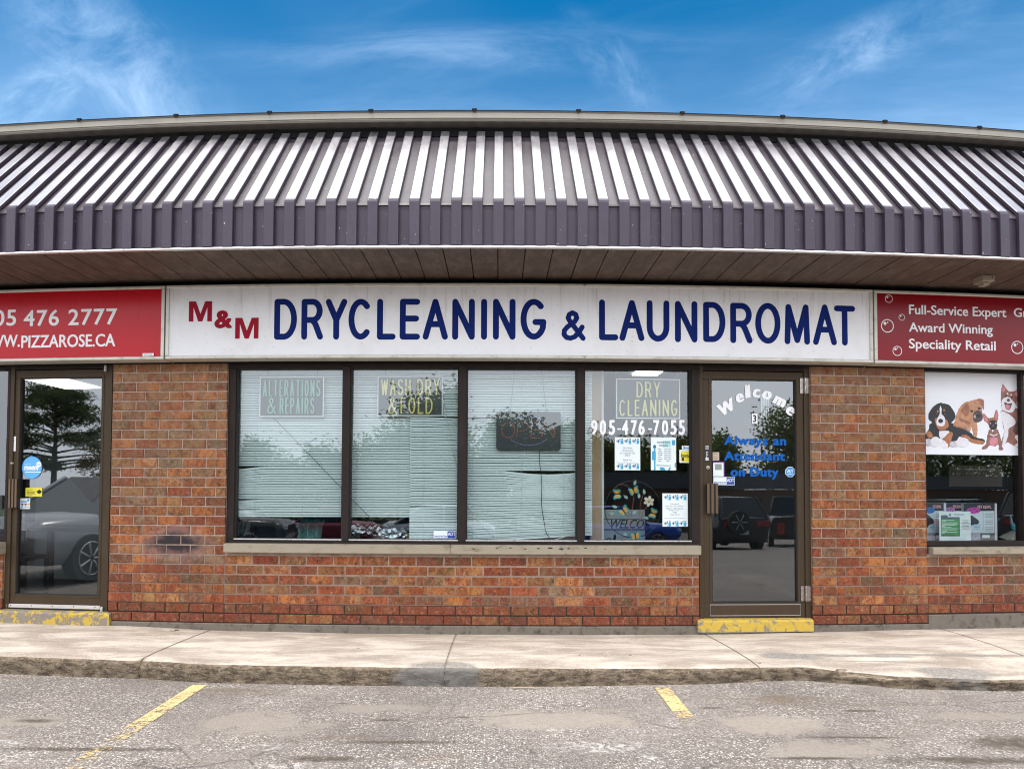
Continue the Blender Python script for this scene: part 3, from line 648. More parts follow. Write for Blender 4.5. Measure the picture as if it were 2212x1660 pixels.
# ---- interior shell
wall_in = plain('interior_wall_paint', (.14, .145, .15), .9); floor_in = plain('interior_floor_tile', (.085, .085, .09), .6); ceil_in = plain('interior_ceiling_tile', (.30, .31, .32), .9)
m = MB()
m.box(-9.5, 9.5, 6.6, 6.7, 0, 3.0, wall_in); m.box(-9.5, 9.5, .2, 6.6, -.1, .02, floor_in); m.box(-9.5, 9.5, .16, 6.6, 2.72, 2.8, ceil_in)
for x in (-9.5, -2.86, 3.22, 9.4): m.box(x, x + .1, .2, 6.6, .02, 2.72, wall_in)
m.build('interior_wall', bldg)
lamp = plain('ceiling_lamp_panel', (1, .95, .86), .5, emit=3.2)
for x0, x1, y0, y1 in ((-6.75, -6.15, 3.3, 4.5), (-6.3, -5.7, 5.0, 6.2), (1.78, 2.12, 2.9, 3.5), (5.2, 5.8, 4, 5.2)):
    m = MB(); m.box(x0, x1, y0, y1, 2.70, 2.716, lamp); m.build('ceiling_light', bldg)
m = MB(); m.box(-9.5, 9.5, 6.7, 12, -.5, 4.25, mortar); m.build('rear_wall', bldg)
# ---- main window
fr_m = stained('bronze_frame', (.026, .019, .017), (.07, .05, .045), .4, 8, .55, .0, (1, 1, .3), .3)
fr_d = stained('bronze_door', (.060, .042, .026), (.11, .085, .065), .35, 6, .42, .0, (1, 1, .4), .3)
pane_m = glass('window_glass', .115, edge=.4); pane_d = glass('door_glass', .165); black = plain('black_rubber', (.012, .011, .011), .7)
for _k in ('bronze_frame', 'bronze_door'): M[_k].node_tree.nodes['Principled BSDF'].inputs['Specular IOR Level'].default_value = .12
stone = stained('limestone_sill', (.31, .262, .195), (.12, .085, .05), .8, 7, .85, 0, (1, 1, 2.5), .7)
def sill(par, x0, x1, zt, zb, joints=(), marks=()):
    m = MB(); xs = [x0] + list(joints) + [x1]
    for a, b in zip(xs, xs[1:]): m.box(a + .002, b - .002, -.055, .12, zb, zt, stone, .25, .006)
    for x, z, w in marks: m.disc(x, z, w, w * .35, -.0562, black, 12)
    return m.build('sill', par)
WD = .03                                       # frame face
X0, X1, Z0, Z1 = rect(489, 777, 1512, 1177, WD)
Z1 += .06
m = MB()
ml = [rect(a, 900, b, 1000, WD)[:2] for a, b in ((740, 755), (990.5, 1007), (1247, 1262))]
jl = rect(489, 900, 507.5, 1000, WD); jr = rect(1494.5, 900, 1511, 1000, WD)
zg0, zg1 = FX(1000, 1168, WD)[1], FX(1000, 793, WD)[1]
m.box(X0, X1, WD, .14, zg1, Z1, fr_m, .4, .004); m.box(X0, X1, WD, .14, Z0, zg0, fr_m, .4, .006)
m.box(X0, jl[1], WD + .001, .139, zg0, zg1, fr_m, .4, .004); m.box(jr[0], X1, WD + .001, .139, zg0, zg1, fr_m, .4, .004)
for a, b in ml: m.box(a, b, WD - .004, .138, zg0 - .01, zg1 + .012, fr_m, .4, .005)
edges = [jl[1]] + [v for p in ml for v in p] + [jr[0]]
for a, b in zip(edges[::2], edges[1::2]):
    m.frame(a, b, zg0, zg1, .011, WD + .02, .10, black)
    m.box(a + .0, b, WD + .006, WD + .019, zg0 + .0005, zg0 + .010, bright)
win = m.build('window', bldg)
GD = .088
for a, b in zip(edges[::2], edges[1::2]):
    m = MB(); m.quad((a + .009, GD, zg0 + .009), (b - .009, GD, zg0 + .009), (b - .009, GD, zg1 - .009), (a + .009, GD, zg1 - .009), pane_m); m.build('pane', win)
zs1, zs0 = FX(1000, 1177, -.055)[1], FX(1000, 1197, -.055)[1]
mk = [(FX(979 + cx * .2637, 1182, -.055)[0], zs1 - .028 + (i % 3) * .004, w) for i, (cx, w) in enumerate(((168, .012), (358, .011), (470, .011), (590, .012), (698, .013), (795, .02), (885, .02), (945, .014), (1085, .013), (1245, .008), (1330, .006)))]
sill(win, rect(482, 1180, 1510, 1195, -.055)[0], WX1 + .004, zs1, zs0, [FX(972.5, 1187, -.055)[0]], mk)
# ---- doors
def door(jambs, leaf, gl, step, handle_r, lock_p, hinges, dp=.035, sweep=None, kick=None):
    """jambs: left, right of the whole frame; leaf, gl: measured boxes"""
    X0, X1 = rect(jambs[0], 900, jambs[1], 1100, dp)[:2]; a, b, z0, z1 = rect(*leaf, d=dp)
    fm = MB(); zt = 2.40
    fm.box(X0, a - .004, dp, .16, z0 - .03, zt, fr_d, .4, .004); fm.box(b + .004, X1, dp, .16, z0 - .03, zt, fr_d, .4, .004)
    fm.box(a - .004, b + .004, dp + .001, .159, z1 + .006, zt, fr_m, .4, .004)
    fm.box(a - .006, b + .006, dp + .03, .158, z0 - .028, z0 - .003, black)
    fr = fm.build('door_frame', bldg)
    m = MB(); g0, g1, h0, h1 = rect(*gl, d=dp); L = dp + .012
    m.box(a, b, L, L + .05, h1, z1, fr_d, .4, .003); m.box(a, b, L, L + .05, z0, h0, fr_d, .4, .003)
    m.box(a, g0, L + .0008, L + .049, h0, h1, fr_d, .4, .003); m.box(g1, b, L + .0008, L + .049, h0, h1, fr_d, .4, .003)
    m.frame(g0 - .022, g1 + .022, h0 - .018, h1 + .022, .018, L - .004, L + .03, fr_d)
    m.frame(g0 - .004, g1 + .004, h0 - .004, h1 + .004, .010, L + .006, L + .04, black)
    if kick:
        k0, k1, q0, q1 = rect(*kick, d=L); m.box(k0, k1, L - .004, L + .004, q0, q1, fr_d, .4, .002)
        m.frame(k0, k1, q0, q1, .006, L - .0055, L - .0035, plain('scuffed_edge', (.30, .27, .27), .8))
    lf = m.build('door', bldg)
    p = MB(); P = L + .026; p.quad((g0 + .004, P, h0 + .004), (g1 - .004, P, h0 + .004), (g1 - .004, P, h1 - .004), (g0 + .004, P, h1 - .004), pane_d); p.build('pane', lf)
    x0, x1, q0, q1 = rect(*handle_r, d=L - .04); p = MB(); w = (x1 - x0) / 5
    p.box(x0, x1, L - .045, L - .012, q0, q1, black, 1, .004)
    for i in (0, 2, 4): p.box(x0 + w * i - .001, x0 + w * (i + 1) + .001, L - .052, L - .0449, q0 - .002, q1 + .002, plain('handle_bronze', (.14, .085, .045), .35, .4), 1, .003)
    for z in (q0 + .03, q1 - .03): p.box(x0 + w, x1 - w, L - .012, L + .001, z - .015, z + .015, black)
    p.build('handle', lf)
    cx, cz = FX(*lock_p, L); p = MB(); st = plain('lock_steel', (.55, .52, .46), .3, .9)
    p.disc(cx, cz, .0165, .0165, L - .006, st, 20, .004); p.tube([(cx, L + .002, cz), (cx, L - .008, cz)], .0125, st, 16); p.box(cx - .0015, cx + .0015, L - .0215, L - .019, cz - .007, cz + .002, black); p.build('lock', lf)
    hm = stained('hinge_steel', (.36, .31, .28), (.16, .10, .07), .6, 30, .32, .8)
    for h in hinges:
        x0, x1, q0, q1 = rect(*h, d=dp); p = MB(); c = (x0 + x1) / 2
        if x1 - x0 > .05:
            p.box(x0, c - .009, L - .006, L + .004, q0, q1, hm, 1, .002); p.box(c + .009, x1, dp - .006, dp + .003, q0, q1, hm, 1, .002)
            p.tube([(c, dp - .006, q0 + .004), (c, dp - .006, (q0 + q1) / 2 - .003)], .009, hm, 12); p.tube([(c, dp - .006, (q0 + q1) / 2 + .003), (c, dp - .006, q1 - .004)], .009, hm, 12)
            for X, Y in ((x0 + .007, L), (x1 - .007, dp)):
                for z in (q0 + .02, (q0 + q1) / 2, q1 - .02): p.disc(X, z, .004, .004, Y - .0065, bright, 10)
        else: p.tube([(c, dp - .012, q0), (c, dp - .012, q1)], .013, plain('pivot_grey', (.42, .43, .42), .5, .4), 12); p.box(c - .012, c + .012, dp - .02, dp + .004, (q0 + q1) / 2 - .002, (q0 + q1) / 2 + .002, black)
        p.build('hinge', lf)
    if sweep:
        x0, x1, q0, q1 = rect(*sweep, d=L); p = MB(); p.box(x0, x1, L - .012, L + .002, q0, q1, plain('aluminium_strip', (.66, .64, .64), .35, .5), .4, .003)
        p.box(x0, x1, L - .006, L + .004, q0 - .03, q0, black)
        for i in range(5): p.disc(x0 + (x1 - x0) * (.05 + .225 * i), (q0 + q1) / 2 + .004, .005, .005, L - .0126, black, 10)
        p.build('door_sweep', lf)
    return fr, lf, L
fr1, door1, L1 = door((12.5, 238.5), (26, 798, 223, 1319), (37.5, 815, 214, 1285), None, (20, 1034, 37, 1096), (26.5, 1000), [(226, 789, 233, 800), (217, 1312, 225, 1321)], sweep=(15, 1305, 217, 1313))
fr2, door2, L2 = door((1510, 1753), (1520.5, 802, 1738, 1334), (1538.5, 819, 1722.5, 1301), None, (1527, 1044, 1550, 1108), (1528.8, 1009), [(1729, 816, 1749, 850), (1731, 1265, 1751, 1298)], kick=(1533, 1304, 1729, 1329))
def m_step():
    g = G('yellow_step_paint'); n = g.noise(14, 7, .7, .5); n2 = g.noise(34, 5, .7)
    col = g.mix(n2, (.40, .26, .03), (.56, .385, .055))
    sep = g.n.new('ShaderNodeSeparateXYZ'); g.l.new(g.world(), sep.inputs[0])
    w = g.ramp(sep.outputs[0], -3.3, 2.0, .12, .045)
    f = g.ramp(g.math('ADD', n, w), .58, .63); col = g.mix(f, col, g.mix(n2, (.16, .135, .10), (.26, .225, .18)))
    g.bump(g.math('SUBTRACT', n2, f), .4, .006); return g.fin(col, .75)
stp = m_step()
for r in ((-60, 1319.5, 235.5, 1343), (1508, 1337.5, 1757.5, 1367)):
    x0, x1, z0, z1 = rect(*r, d=-.03); m = MB(); n = 24; rnd = random.Random(3)
    pr = lambda w: [(.2, z1), (.03, z1), (-.018 + w, z1 - .006), (-.03 + w, z1 - .02), (-.034 + w, -.02), (.2, -.02)]
    for i in range(n + 1): m.v.extend((x0 + (x1 - x0) * i / n, a, c) for a, c in pr(rnd.uniform(-.003, .003)))
    for i in range(n):
        for j in range(5): a = i * 6 + j; m.face((a, a + 1, a + 7, a + 6), stp)
    m.face(range(6), stp); m.face([n * 6 + j for j in range(6)][::-1], stp); m.build('door_step', bldg)
# ---- neighbours' windows
def side_window(x0, x1, zg0, zg1, zsill0, post):
    m = MB(); m.box(x0, x1, WD, .14, zg1, 2.40, fr_m); m.box(x0, x1, WD, .14, zg0 - .045, zg0, fr_m, .4, .005)
    es = [x0] + post + [x1]
    for i, e in enumerate(es):
        w = .014 if 0 < i < len(es) - 1 else .02
        m.box(e - (w if i else 0), e + (w if i < len(es) - 1 else 0), WD + .001, .138, zg0, zg1, fr_m, .4, .003)
    w = m.build('window', bldg)
    for a, b in zip(es, es[1:]):
        p = MB(); p.quad((a + .005, GD, zg0 - .003), (b - .005, GD, zg0 - .003), (b - .005, GD, zg1 + .003), (a + .005, GD, zg1 + .003), pane_m); p.build('pane', w)
    sill(w, x0 + .02, x1, zg0 - .048, zsill0); return w
zr0, zr1 = FX(2100, 1168, WD)[1], FX(2100, 803, WD)[1]
winR = side_window(QX1 + .001, GX1, zr0, zr1, FX(2100, 1197, -.05)[1], [FX(2212, 1000, WD)[0] + .0, QX1 + 1.75])
winL = side_window(LX0 - 2.2, LX0 - .005, zr0, zr1, FX(5, 1197, -.05)[1] , [LX0 - 1.1])
# ================================================================== SIGN BOXES
SD = -.165
def m_signface(key, c, dirt):
    g = G(key); n = g.noise(3, 6, .65); sp = g.noise(55, 2, .5); sp2 = g.noise(21, 3, .6)
    col = g.mix(g.ramp(n, .45, .8, 0, .5), c, dirt); col = g.mix(g.ramp(sp, .715, .75, 0, .55), col, tuple(v * .3 for v in dirt)); col = g.mix(g.ramp(sp2, .70, .74, 0, .3), col, tuple(v * .3 for v in dirt))
    dr = g.noise(4, 5, .7, .2, stretch=(7, 1, .35)); sep = g.n.new('ShaderNodeSeparateXYZ'); g.l.new(g.world(), sep.inputs[0])
    col = g.mix(g.math('MULTIPLY', g.ramp(dr, .52, .72, 0, .45), g.ramp(sep.outputs[2], 2.45, 2.86)), col, tuple(v * .6 for v in dirt))
    return g.fin(col, .20, spec=.22)
white_f = m_signface('white_sign_acrylic', (.80, .80, .82), (.62, .58, .52)); red_f = m_signface('red_sign_acrylic', (.50, .008, .018), (.36, .008, .015)); red_d = m_signface('dark_red_sign_acrylic', (.24, .004, .011), (.19, .008, .01))
sfr = stained('sign_frame_metal', (.60, .58, .52), (.26, .20, .14), .65, 10, .45, .2, (1, 1, 1), .6)
blue_v = plain('navy_vinyl', (.001, .013, .13), .5, 0, .06, spec=.1); red_v = plain('crimson_vinyl', (.30, .004, .022), .5, 0, .06, spec=.12); white_v = plain('white_vinyl', (.84, .84, .86), .4, 0, .04)
def sign(label, X0, X1, Z0, Z1, face, seam=()):
    t = thing('shop_sign', label, 'sign', ((X0 + X1) / 2, SD, Z0))
    m = MB(); w = .026
    m.box(X0, X1, SD, -.005, Z1 - w, Z1, sfr, .4, .006); m.box(X0, X1, SD, -.005, Z0, Z0 + w, sfr, .4, .006)
    m.box(X0, X0 + w, SD + .001, -.006, Z0 + w, Z1 - w, sfr, .4, .005); m.box(X1 - w, X1, SD + .001, -.006, Z0 + w, Z1 - w, sfr, .4, .005)
    m.box(X0 + .002, X1 - .002, -.004, .03, Z0 - .012, Z1 - .002, dark)
    for s in seam:
        for z in (Z0 + .013, Z1 - .013):
            m.box(s - .002, s + .002, SD - .0012, SD + .01, z - .012, z + .012, dark)
            for q in (-.018, -.010, .010, .018): m.disc(s + q, z + .004, .003, .003, SD - .0008, dark, 8)
    rnd = random.Random(int(X0 * 100))
    m.build('sign_frame', t)
    m = MB(); m.box(X0 + w - .003, X1 - w + .003, SD + .012, -.02, Z0 + w - .003, Z1 - w + .003, face); m.build('sign_panel', t)
    return t
def lettering(t, f, name='lettering'): m = MB(); f(m); return m.build(name, t)
TD = SD + .0108                                # lettering sits just proud of the panel
sz = lambda px, py: FX(px, py, SD)
ZT_, ZB_ = sz(1000, 610.5)[1], sz(1000, 772.5)[1]
main = sign('long white illuminated sign box with red M&M and navy DRYCLEANING & LAUNDROMAT lettering', sz(358, 690)[0], sz(1886, 700)[0], ZB_, ZT_, white_f, (sz(1262, 700)[0],))
def t_main(m):
    for ch, r in (('M', (408, 650.5, 458, 694)), ('&', (463, 670, 502, 709)), ('M', (508, 686, 558.5, 731))):
        X0, X1, Z0, Z1 = rect(*r, d=TD)
        if ch == '&': m.text(ch, X0, X1, Z0, Z1, TD, red_v, bold=.05); continue
        p = [(0, 0), (0, 1), (.30, 1), (.5, .38), (.70, 1), (1, 1), (1, 0), (.80, 0), (.80, .70), (.59, 0), (.41, 0), (.20, .70), (.20, 0)]
        for q in ((0, 1, 2, 11, 12), (2, 3, 9, 10, 11), (3, 4, 8, 9), (4, 5, 6, 7, 8)): m.poly([(X0 + p[i][0] * (X1 - X0), TD, Z0 + p[i][1] * (Z1 - Z0)) for i in q], red_v)
lettering(main, t_main)
def t_main2(m):
    rad = .0250
    for ch, a, b in (('D', 592, 710), ('R', 733, 846), ('Y', 858, 970), ('C', 977, 1100), ('L', 1125, 1222), ('E', 1243, 1348), ('A', 1362, 1493), ('N', 1515, 1632), ('I', 1660, 1700), ('N', 1726, 1843), ('G', 1869, 2003)):
        r = rect(345.6 + a * .4167, 645.2, 345.6 + b * .4167, 733.2, TD); m.strokes(GL[ch], *r, TD, rad, blue_v, .06)
    m.strokes(GL['&'], *rect(1211.5, 670, 1265, 735.5, TD), TD, .021, blue_v, .06)
    for ch, a, b, y0, y1 in (('L', 1294, 1335.5, 646.7, 734.5), ('A', 1338, 1392, 648, 736), ('U', 1397, 1446, 648.5, 737.5), ('N', 1458, 1506.5, 650, 739), ('D', 1519, 1567, 652, 738.5), ('R', 1577.5, 1625.5, 654, 741), ('O', 1631.5, 1686, 654, 742), ('M', 1694.5, 1749.5, 657, 743.5), ('A', 1756, 1807.5, 657.5, 745), ('T', 1802, 1847.5, 660, 746)):
        m.strokes(GL[ch], *rect(a, y0, b, y1, TD), TD, rad, blue_v, .06)
lettering(main, t_main2)
left = sign('red pizza shop sign box with white phone number and web address', sz(358, 690)[0] - 5.6, sz(354.5, 690)[0], ZB_ - .002, ZT_ - .002, red_f)
for ln, r in (('905', (-40, 669, 35, 704)), ('476 2777', (51, 667.5, 253, 702.5)), ('WWW.', (-52, 723.5, 43, 750)), ('PIZZAROSE.CA', (46, 722, 249, 749.5))):
    lettering(left, lambda m: m.tpx(ln, r, TD, white_v, bold=.02, space=1.1 if ln[0] in '94' else 1.))
def t_tag(m): a, b, c, d = rect(308, 762.5, 332, 768.5, SD - .0012); m.sheet(a, b, c, d, SD - .0012, white_v); m.tpx('SIGNS', (311, 764, 329, 767), SD - .0016, black)
lettering(left, t_tag, 'maker_tag')
right = sign('dark red grooming shop sign box with white text and soap bubbles', sz(1889, 700)[0], sz(1889, 700)[0] + 5.6, ZB_ - .002, ZT_ - .002, red_d)
for ln, r in (('Full-Service Expert', (1963.5, 661, 2174, 688)), ('Award Winning', (1963.5, 698.5, 2144.5, 725)), ('Speciality Retail', (1963.5, 733.5, 2151, 761)), ('Grooming', (2190, 667, 2300, 692))):
    lettering(right, lambda m: m.tpx(ln, r, TD, white_v, bold=.02))
for cx, cy, r in ((1920, 645, 9), (1917, 703.5, 15), (1948, 685, 7.2), (1938.4, 757.6, 11), (2197.5, 750, 15)):
    x, z = FX(cx, cy, TD); q = r / 260; m = MB(); m.disc(x, z, q, q, TD, white_v, 32, q * .13)
    m.disc(x - q * .38, z + q * .35, q * .24, q * .24, TD - .0002, white_v, 14); m.disc(x + q * .05, z + q * .52, q * .1, q * .1, TD - .0002, white_v, 10)
    m.build('bubble_print', right)
# soffit fitting
x, z = FX(2124, 612, -.45); m = MB(); cam_p = plain('cream_plastic', (.34, .29, .22), .5)
m.box(x - .052, x + .052, -.52, -.40, ZF0 - .062, ZF0 - .010, cam_p, 1, .006); m.box(x - .03, x + .02, -.50, -.43, ZF0 - .088, ZF0 - .0625, cam_p, 1, .004); m.disc(x + .03, ZF0 - .03, .006, .006, -.5205, black, 10)
tag(m.build('sensor_box'), 'small cream sensor box screwed under the brown soffit', 'sensor')
# ================================================================== BLINDS
slat_m = plain('blind_slat', (.72, .80, .785), .45, 0, .05); cord_m = plain('blind_cord', (.60, .66, .64), .7)
def blind(label, px0, px1, ptop, pbot, d, tilt=0., dents=(), ladders=(), seed=0):
    X0, X1 = rect(px0, 900, px1, 1000, d)[:2]; mid = (px0 + px1) / 2
    zt, zb = FX(mid, ptop, d)[1], FX(mid, pbot, d)[1]
    t = thing('window_blind', label, 'blind', ((X0 + X1) / 2, d, zb), 'white mini blinds behind the shop window')
    rnd = random.Random(seed); p = .0222; n = int((zt - zb) / p); nx = 20; W = .0112; ang = R_(57)
    m = MB()
    for i in range(n + 1):
        z = zt - .03 - i * p * (1 - .0); fr = i / n
        a = ang + rnd.uniform(-.07, .07); sag = rnd.uniform(-.0014, .0014); b = len(m.v)
        for k in range(nx + 1):
            u = k / nx; x = X0 + (X1 - X0) * u; dz = sag * math.sin(math.pi * u * 2) + tilt * u * max(0, (fr - .55) / .45) ** 1.5; da = 0
            for (du0, du1, dz0, dz1, amt, twist) in dents:
                zz = zb + (zt - zb) * 0
                if dz0 <= z <= dz1 and du0 <= u <= du1:
                    s = math.sin(math.pi * min(1, max(0, (u - du0) / (du1 - du0)))) if du0 > 0 and du1 < 1 else (1 - u / du1 if du0 <= 0 else (u - du0) / (1 - du0))
                    dz += amt * s * ((z - dz0) / (dz1 - dz0) - .0); da += twist * s
            c, s_ = math.cos(a + da), math.sin(a + da)
            m.v.extend([(x, d - W * c, z + dz - W * s_), (x, d - .0022, z + dz + .0022), (x, d + W * c, z + dz + W * s_)])
        for k in range(nx):
            for q in range(2): e = b + k * 3 + q; m.face((e, e + 3, e + 4, e + 1), slat_m, None, True)
    m.build('slats', t)
    m = MB(); m.box(X0, X1, d - .015, d + .015, zt - .02, zt + .012, slat_m); m.build('headrail', t)
    m = MB(); k = 8
    for i in range(k):
        a, b = i / k, (i + 1) / k; za, zb_ = zb + tilt * a, zb + tilt * b
        xa, xb = X0 + (X1 - X0) * a, X0 + (X1 - X0) * b
        for s in (1,):
            v = [(xa, d - .012, za), (xb, d - .012, zb_), (xb, d - .012, zb_ + .016), (xa, d - .012, za + .016), (xa, d + .012, za), (xb, d + .012, zb_), (xb, d + .012, zb_ + .016), (xa, d + .012, za + .016)]
            j = m.add(v)
            for f in ((0, 1, 2, 3), (5, 4, 7, 6), (4, 5, 1, 0), (3, 2, 6, 7)): m.face([j + q for q in f], slat_m)
    m.build('bottom_rail', t)
    for lp in ladders:
        x = FX(lp, 950, d)[0]; m = MB(); m.tube([(x, d - .014, zt), (x + .003, d - .014, (zt + zb) / 2), (x, d - .014, zb + tilt * (x - X0) / (X1 - X0))], .0012, cord_m, 5); m.build('ladder_cord', t)
    return t
zz = lambda py: FX(1000, py, .15)[1]
blind('white mini blind with bent left slats behind alterations sign, stopping short of the sill', 511, 887, 800, 1111, .16, .004,
      ((0, .17, zz(1062), zz(1006), -.030, .2), (0, .17, zz(1098), zz(1082), -.016, .5), (0, .17, zz(1113), zz(1100), -.016, .5)), (553, 656, 772, 861), 1)
blind('narrow white mini blind reaching the sill beside the security sticker', 886, 1001, 796, 1163, .135, .0, ((.3, 1., zz(930), zz(898), -.014, -.2), (.0, .6, zz(1120), zz(1091), -.010, .3)), (916,), 2)
blind('white mini blind with a torn black gap behind the OPEN sign, hanging crooked', 1006, 1279, 792, 1163, .15, .066,
      ((.30, .97, zz(1075), zz(1017), -.030, .25), (.55, 1, zz(1112), zz(1083), -.010, .4), (.0, .36, zz(935), zz(899), -.020, -.3)), (1022, 1126, 1217), 3)
# ================================================================== WINDOW SIGNS
pan_d = plain('black_sign_panel', (.030, .034, .040), .3); edge_w = plain('white_sign_edge', (.72, .75, .77), .4)
ytube = plain('pale_yellow_tube', (.74, .66, .24), .35); gtube = plain('pale_green_tube', (.22, .44, .33), .35)
def neon(label, r, d, tube_m, rows, cords, panel=True, rad=.0080, ew=.008):
    X0, X1, Z0, Z1 = rect(*r, d=d); t = thing('neon_sign', label, 'neon sign', ((X0 + X1) / 2, d, Z0))
    if panel: m = MB(); m.box(X0 + ew * .5, X1 - ew * .5, d + .006, d + .020, Z0 + ew * .5, Z1 - ew * .5, pan_d); m.build('back_panel', t)
    m = MB(); m.frame(X0, X1, Z0, Z1, ew, d - .004, d + .022, edge_w); m.build('border', t)
    m = MB()
    for s, x0, x1, y0, y1 in rows:
        wd = {'I': .35, 'W': 1.25, 'M': 1.2, ' ': .6, '&': 1.1, 'L': .8, 'E': .8, 'F': .8}
        tot = sum(wd.get(c, 1) for c in s) + .28 * (len(s) - 1); u = x0
        for c in s:
            w = wd.get(c, 1) / tot * (x1 - x0)
            if c != ' ': m.strokes(GL[c], *rect(u, y0, u + w, y1, d), d - .004, rad, tube_m, None, 7)
            u += w + .28 / tot * (x1 - x0)
    m.build('neon_tube', t)
    for a, b in cords: m = MB(); A = FX(*a, d); B = FX(*b, d); m.tube([(A[0], d + .01, A[1]), (B[0], d + .01, B[1])], .0022, plain('hanging_cord', (.30, .31, .31), .6), 5); m.build('hanging_cord', t)
    return t
neon('unlit neon sign in pale green letters reading ALTERATIONS & REPAIRS on framed panel', (561, 813.6, 699.5, 900), .115, gtube,
     (('ALTERATIONS', 568, 693, 820, 857), ('&', 577, 597, 858, 894), ('REPAIRS', 604, 680, 858, 894)), (((580, 814), (577, 797)), ((685, 814), (686, 797))))
neon('unlit neon sign in pale yellow letters reading WASH DRY & FOLD on dark panel', (815.5, 812, 956.5, 898), .112, ytube,
     (('WASH', 823, 888, 818, 854), ('DRY', 901, 950, 818, 854), ('&', 838, 858, 858, 894), ('FOLD', 865, 935, 858, 894)), (((834, 812), (831, 796)), ((940, 812), (942, 796))))
neon('unlit neon sign in pale yellow letters reading DRY CLEANING in white frame', (1331, 818, 1469, 904), .115, ytube,
     (('DRY', 1374, 1426, 824, 859), ('CLEANING', 1337, 1463, 863, 899)), (((1342, 818), (1330, 797)), ((1331, 818), (1330, 797)), ((1465, 818), (1468, 800)), ((1456, 818), (1468, 800))))
X0, X1, Z0, Z1 = rect(1072, 889, 1211, 971, .112); t = thing('open_sign', 'black LED sign board with dotted red OPEN in a dotted oval', 'LED sign', ((X0 + X1) / 2, .112, Z0))
m = MB(); rr = .018
pts = [(X1 - rr, Z1 - rr, 0), (X0 + rr, Z1 - rr, 90), (X0 + rr, Z0 + rr, 180), (X1 - rr, Z0 + rr, 270)]
ol = [(a + rr * math.cos(R_(q + s * 18)), b + rr * math.sin(R_(q + s * 18))) for a, b, q in pts for s in range(6)]
i0 = m.add([(x, .105, z) for x, z in ol] + [(x, .13, z) for x, z in ol]); n = len(ol)
m.face(range(i0, i0 + n), pan_d); m.face(range(i0 + n, i0 + 2 * n), pan_d)
for i in range(n): j = (i + 1) % n; m.face((i0 + i, i0 + j, i0 + n + j, i0 + n + i), pan_d)
m.build('board', t)
m = MB(); led_r = plain('red_led', (.9, .22, .10), .3, emit=.05); led_b = plain('blue_led', (.35, .5, 1.), .3, emit=.1)
def dots(path, mat, step=.0125):
    acc = 0
    for (ax, az), (bx, bz) in zip(path, path[1:]):
        L = math.hypot(bx - ax, bz - az); u = -acc
        while u + step <= L:
            u += step; x, z = ax + (bx - ax) * u / L, az + (bz - az) * u / L; m.disc(x, z, .0029, .0029, .104, mat, 6)
        acc = L - u
for ch, a, b in (('O', 398, 505), ('P', 525, 612), ('E', 640, 715), ('N', 735, 830)):
    r = rect(979 + a * .2637, 912, 979 + b * .2637, 945, .105); w = r[3] - r[2]
    for p in GL[ch]: dots([(r[0] + (u + (.12 * (v - .5) if ch != 'O' else 0)) * (r[1] - r[0]), r[2] + v * w) for u, v in p], led_r)
cx, cz = (X0 + X1) / 2, (Z0 + Z1) / 2
for a0, a1 in ((30, 150), (215, 330)): dots([(cx + .19 * math.cos(R_(a)), cz + .125 * math.sin(R_(a))) for a in range(a0, a1, 4)], led_b, .014)
m.build('led', t)
for a, b in (((1112, 798.5), (1102.5, 877.5)), ((1170, 797), (1179.5, 877.5))): m = MB(); A, B = FX(*a, .11), FX(*b, .11); m.tube([(A[0], .118, A[1]), (B[0], .118, B[1] - .03)], .0022, plain('hanging_cord', (.30, .31, .31), .6), 5); m.build('hanging_cord', t)
for a in (1102, 1163, 1181): m = MB(); A = FX(a, 886, .11); m.tube([(A[0] - .008, .118, A[1] - .02), (A[0] - .006, .118, A[1] + .012), (A[0] + .004, .118, A[1] + .012), (A[0] + .006, .118, A[1] - .02)], .0025, dark, 5); m.build('hook', t)
def cable(label, pts, d, m_, r=.003):
    m = MB(); P = [(FX(*p, d)[0], d, FX(*p, d)[1]) for p in pts]
    Q = []
    for i in range(len(P) - 1):
        p0, p1, p2, p3 = (Vector(P[max(0, i - 1)]), Vector(P[i]), Vector(P[i + 1]), Vector(P[min(len(P) - 1, i + 2)]))
        for k in range(5):
            u = k / 5; Q.append(.5 * ((2 * p1) + (p2 - p0) * u + (2 * p0 - 5 * p1 + 4 * p2 - p3) * u * u + (3 * p1 - p0 - 3 * p2 + p3) * u ** 3))
    Q.append(Vector(P[-1])); m.tube(Q, r, m_, 6); return tag(m.build('cable'), label, 'cable')
wht = plain('white_cable', (.72, .75, .73), .5); blk = plain('black_cable', (.02, .02, .02), .5)
cable('thin black power cable hanging down from the OPEN sign', [(1166, 972), (1166, 1000), (1170, 1040), (1170, 1090), (1176, 1130), (1180, 1150), (1187, 1160)], .118, blk)
cable('thin black cord stretched diagonally below the alterations sign', [(591, 902), (660, 973), (740, 1056), (800, 1118), (825, 1141)], .125, blk, .0022)
cable('white cord looping down beside the second window post', [(946, 796), (952, 830), (963, 900), (976, 970), (987, 1014), (1000, 1050), (1012, 1090), (1040, 1130), (1075, 1166)], .12, wht)
cable('short white cord curling over the sill under the crooked blind', [(1196, 1166), (1222, 1158), (1243, 1153), (1258, 1154)], .125, wht, .004)
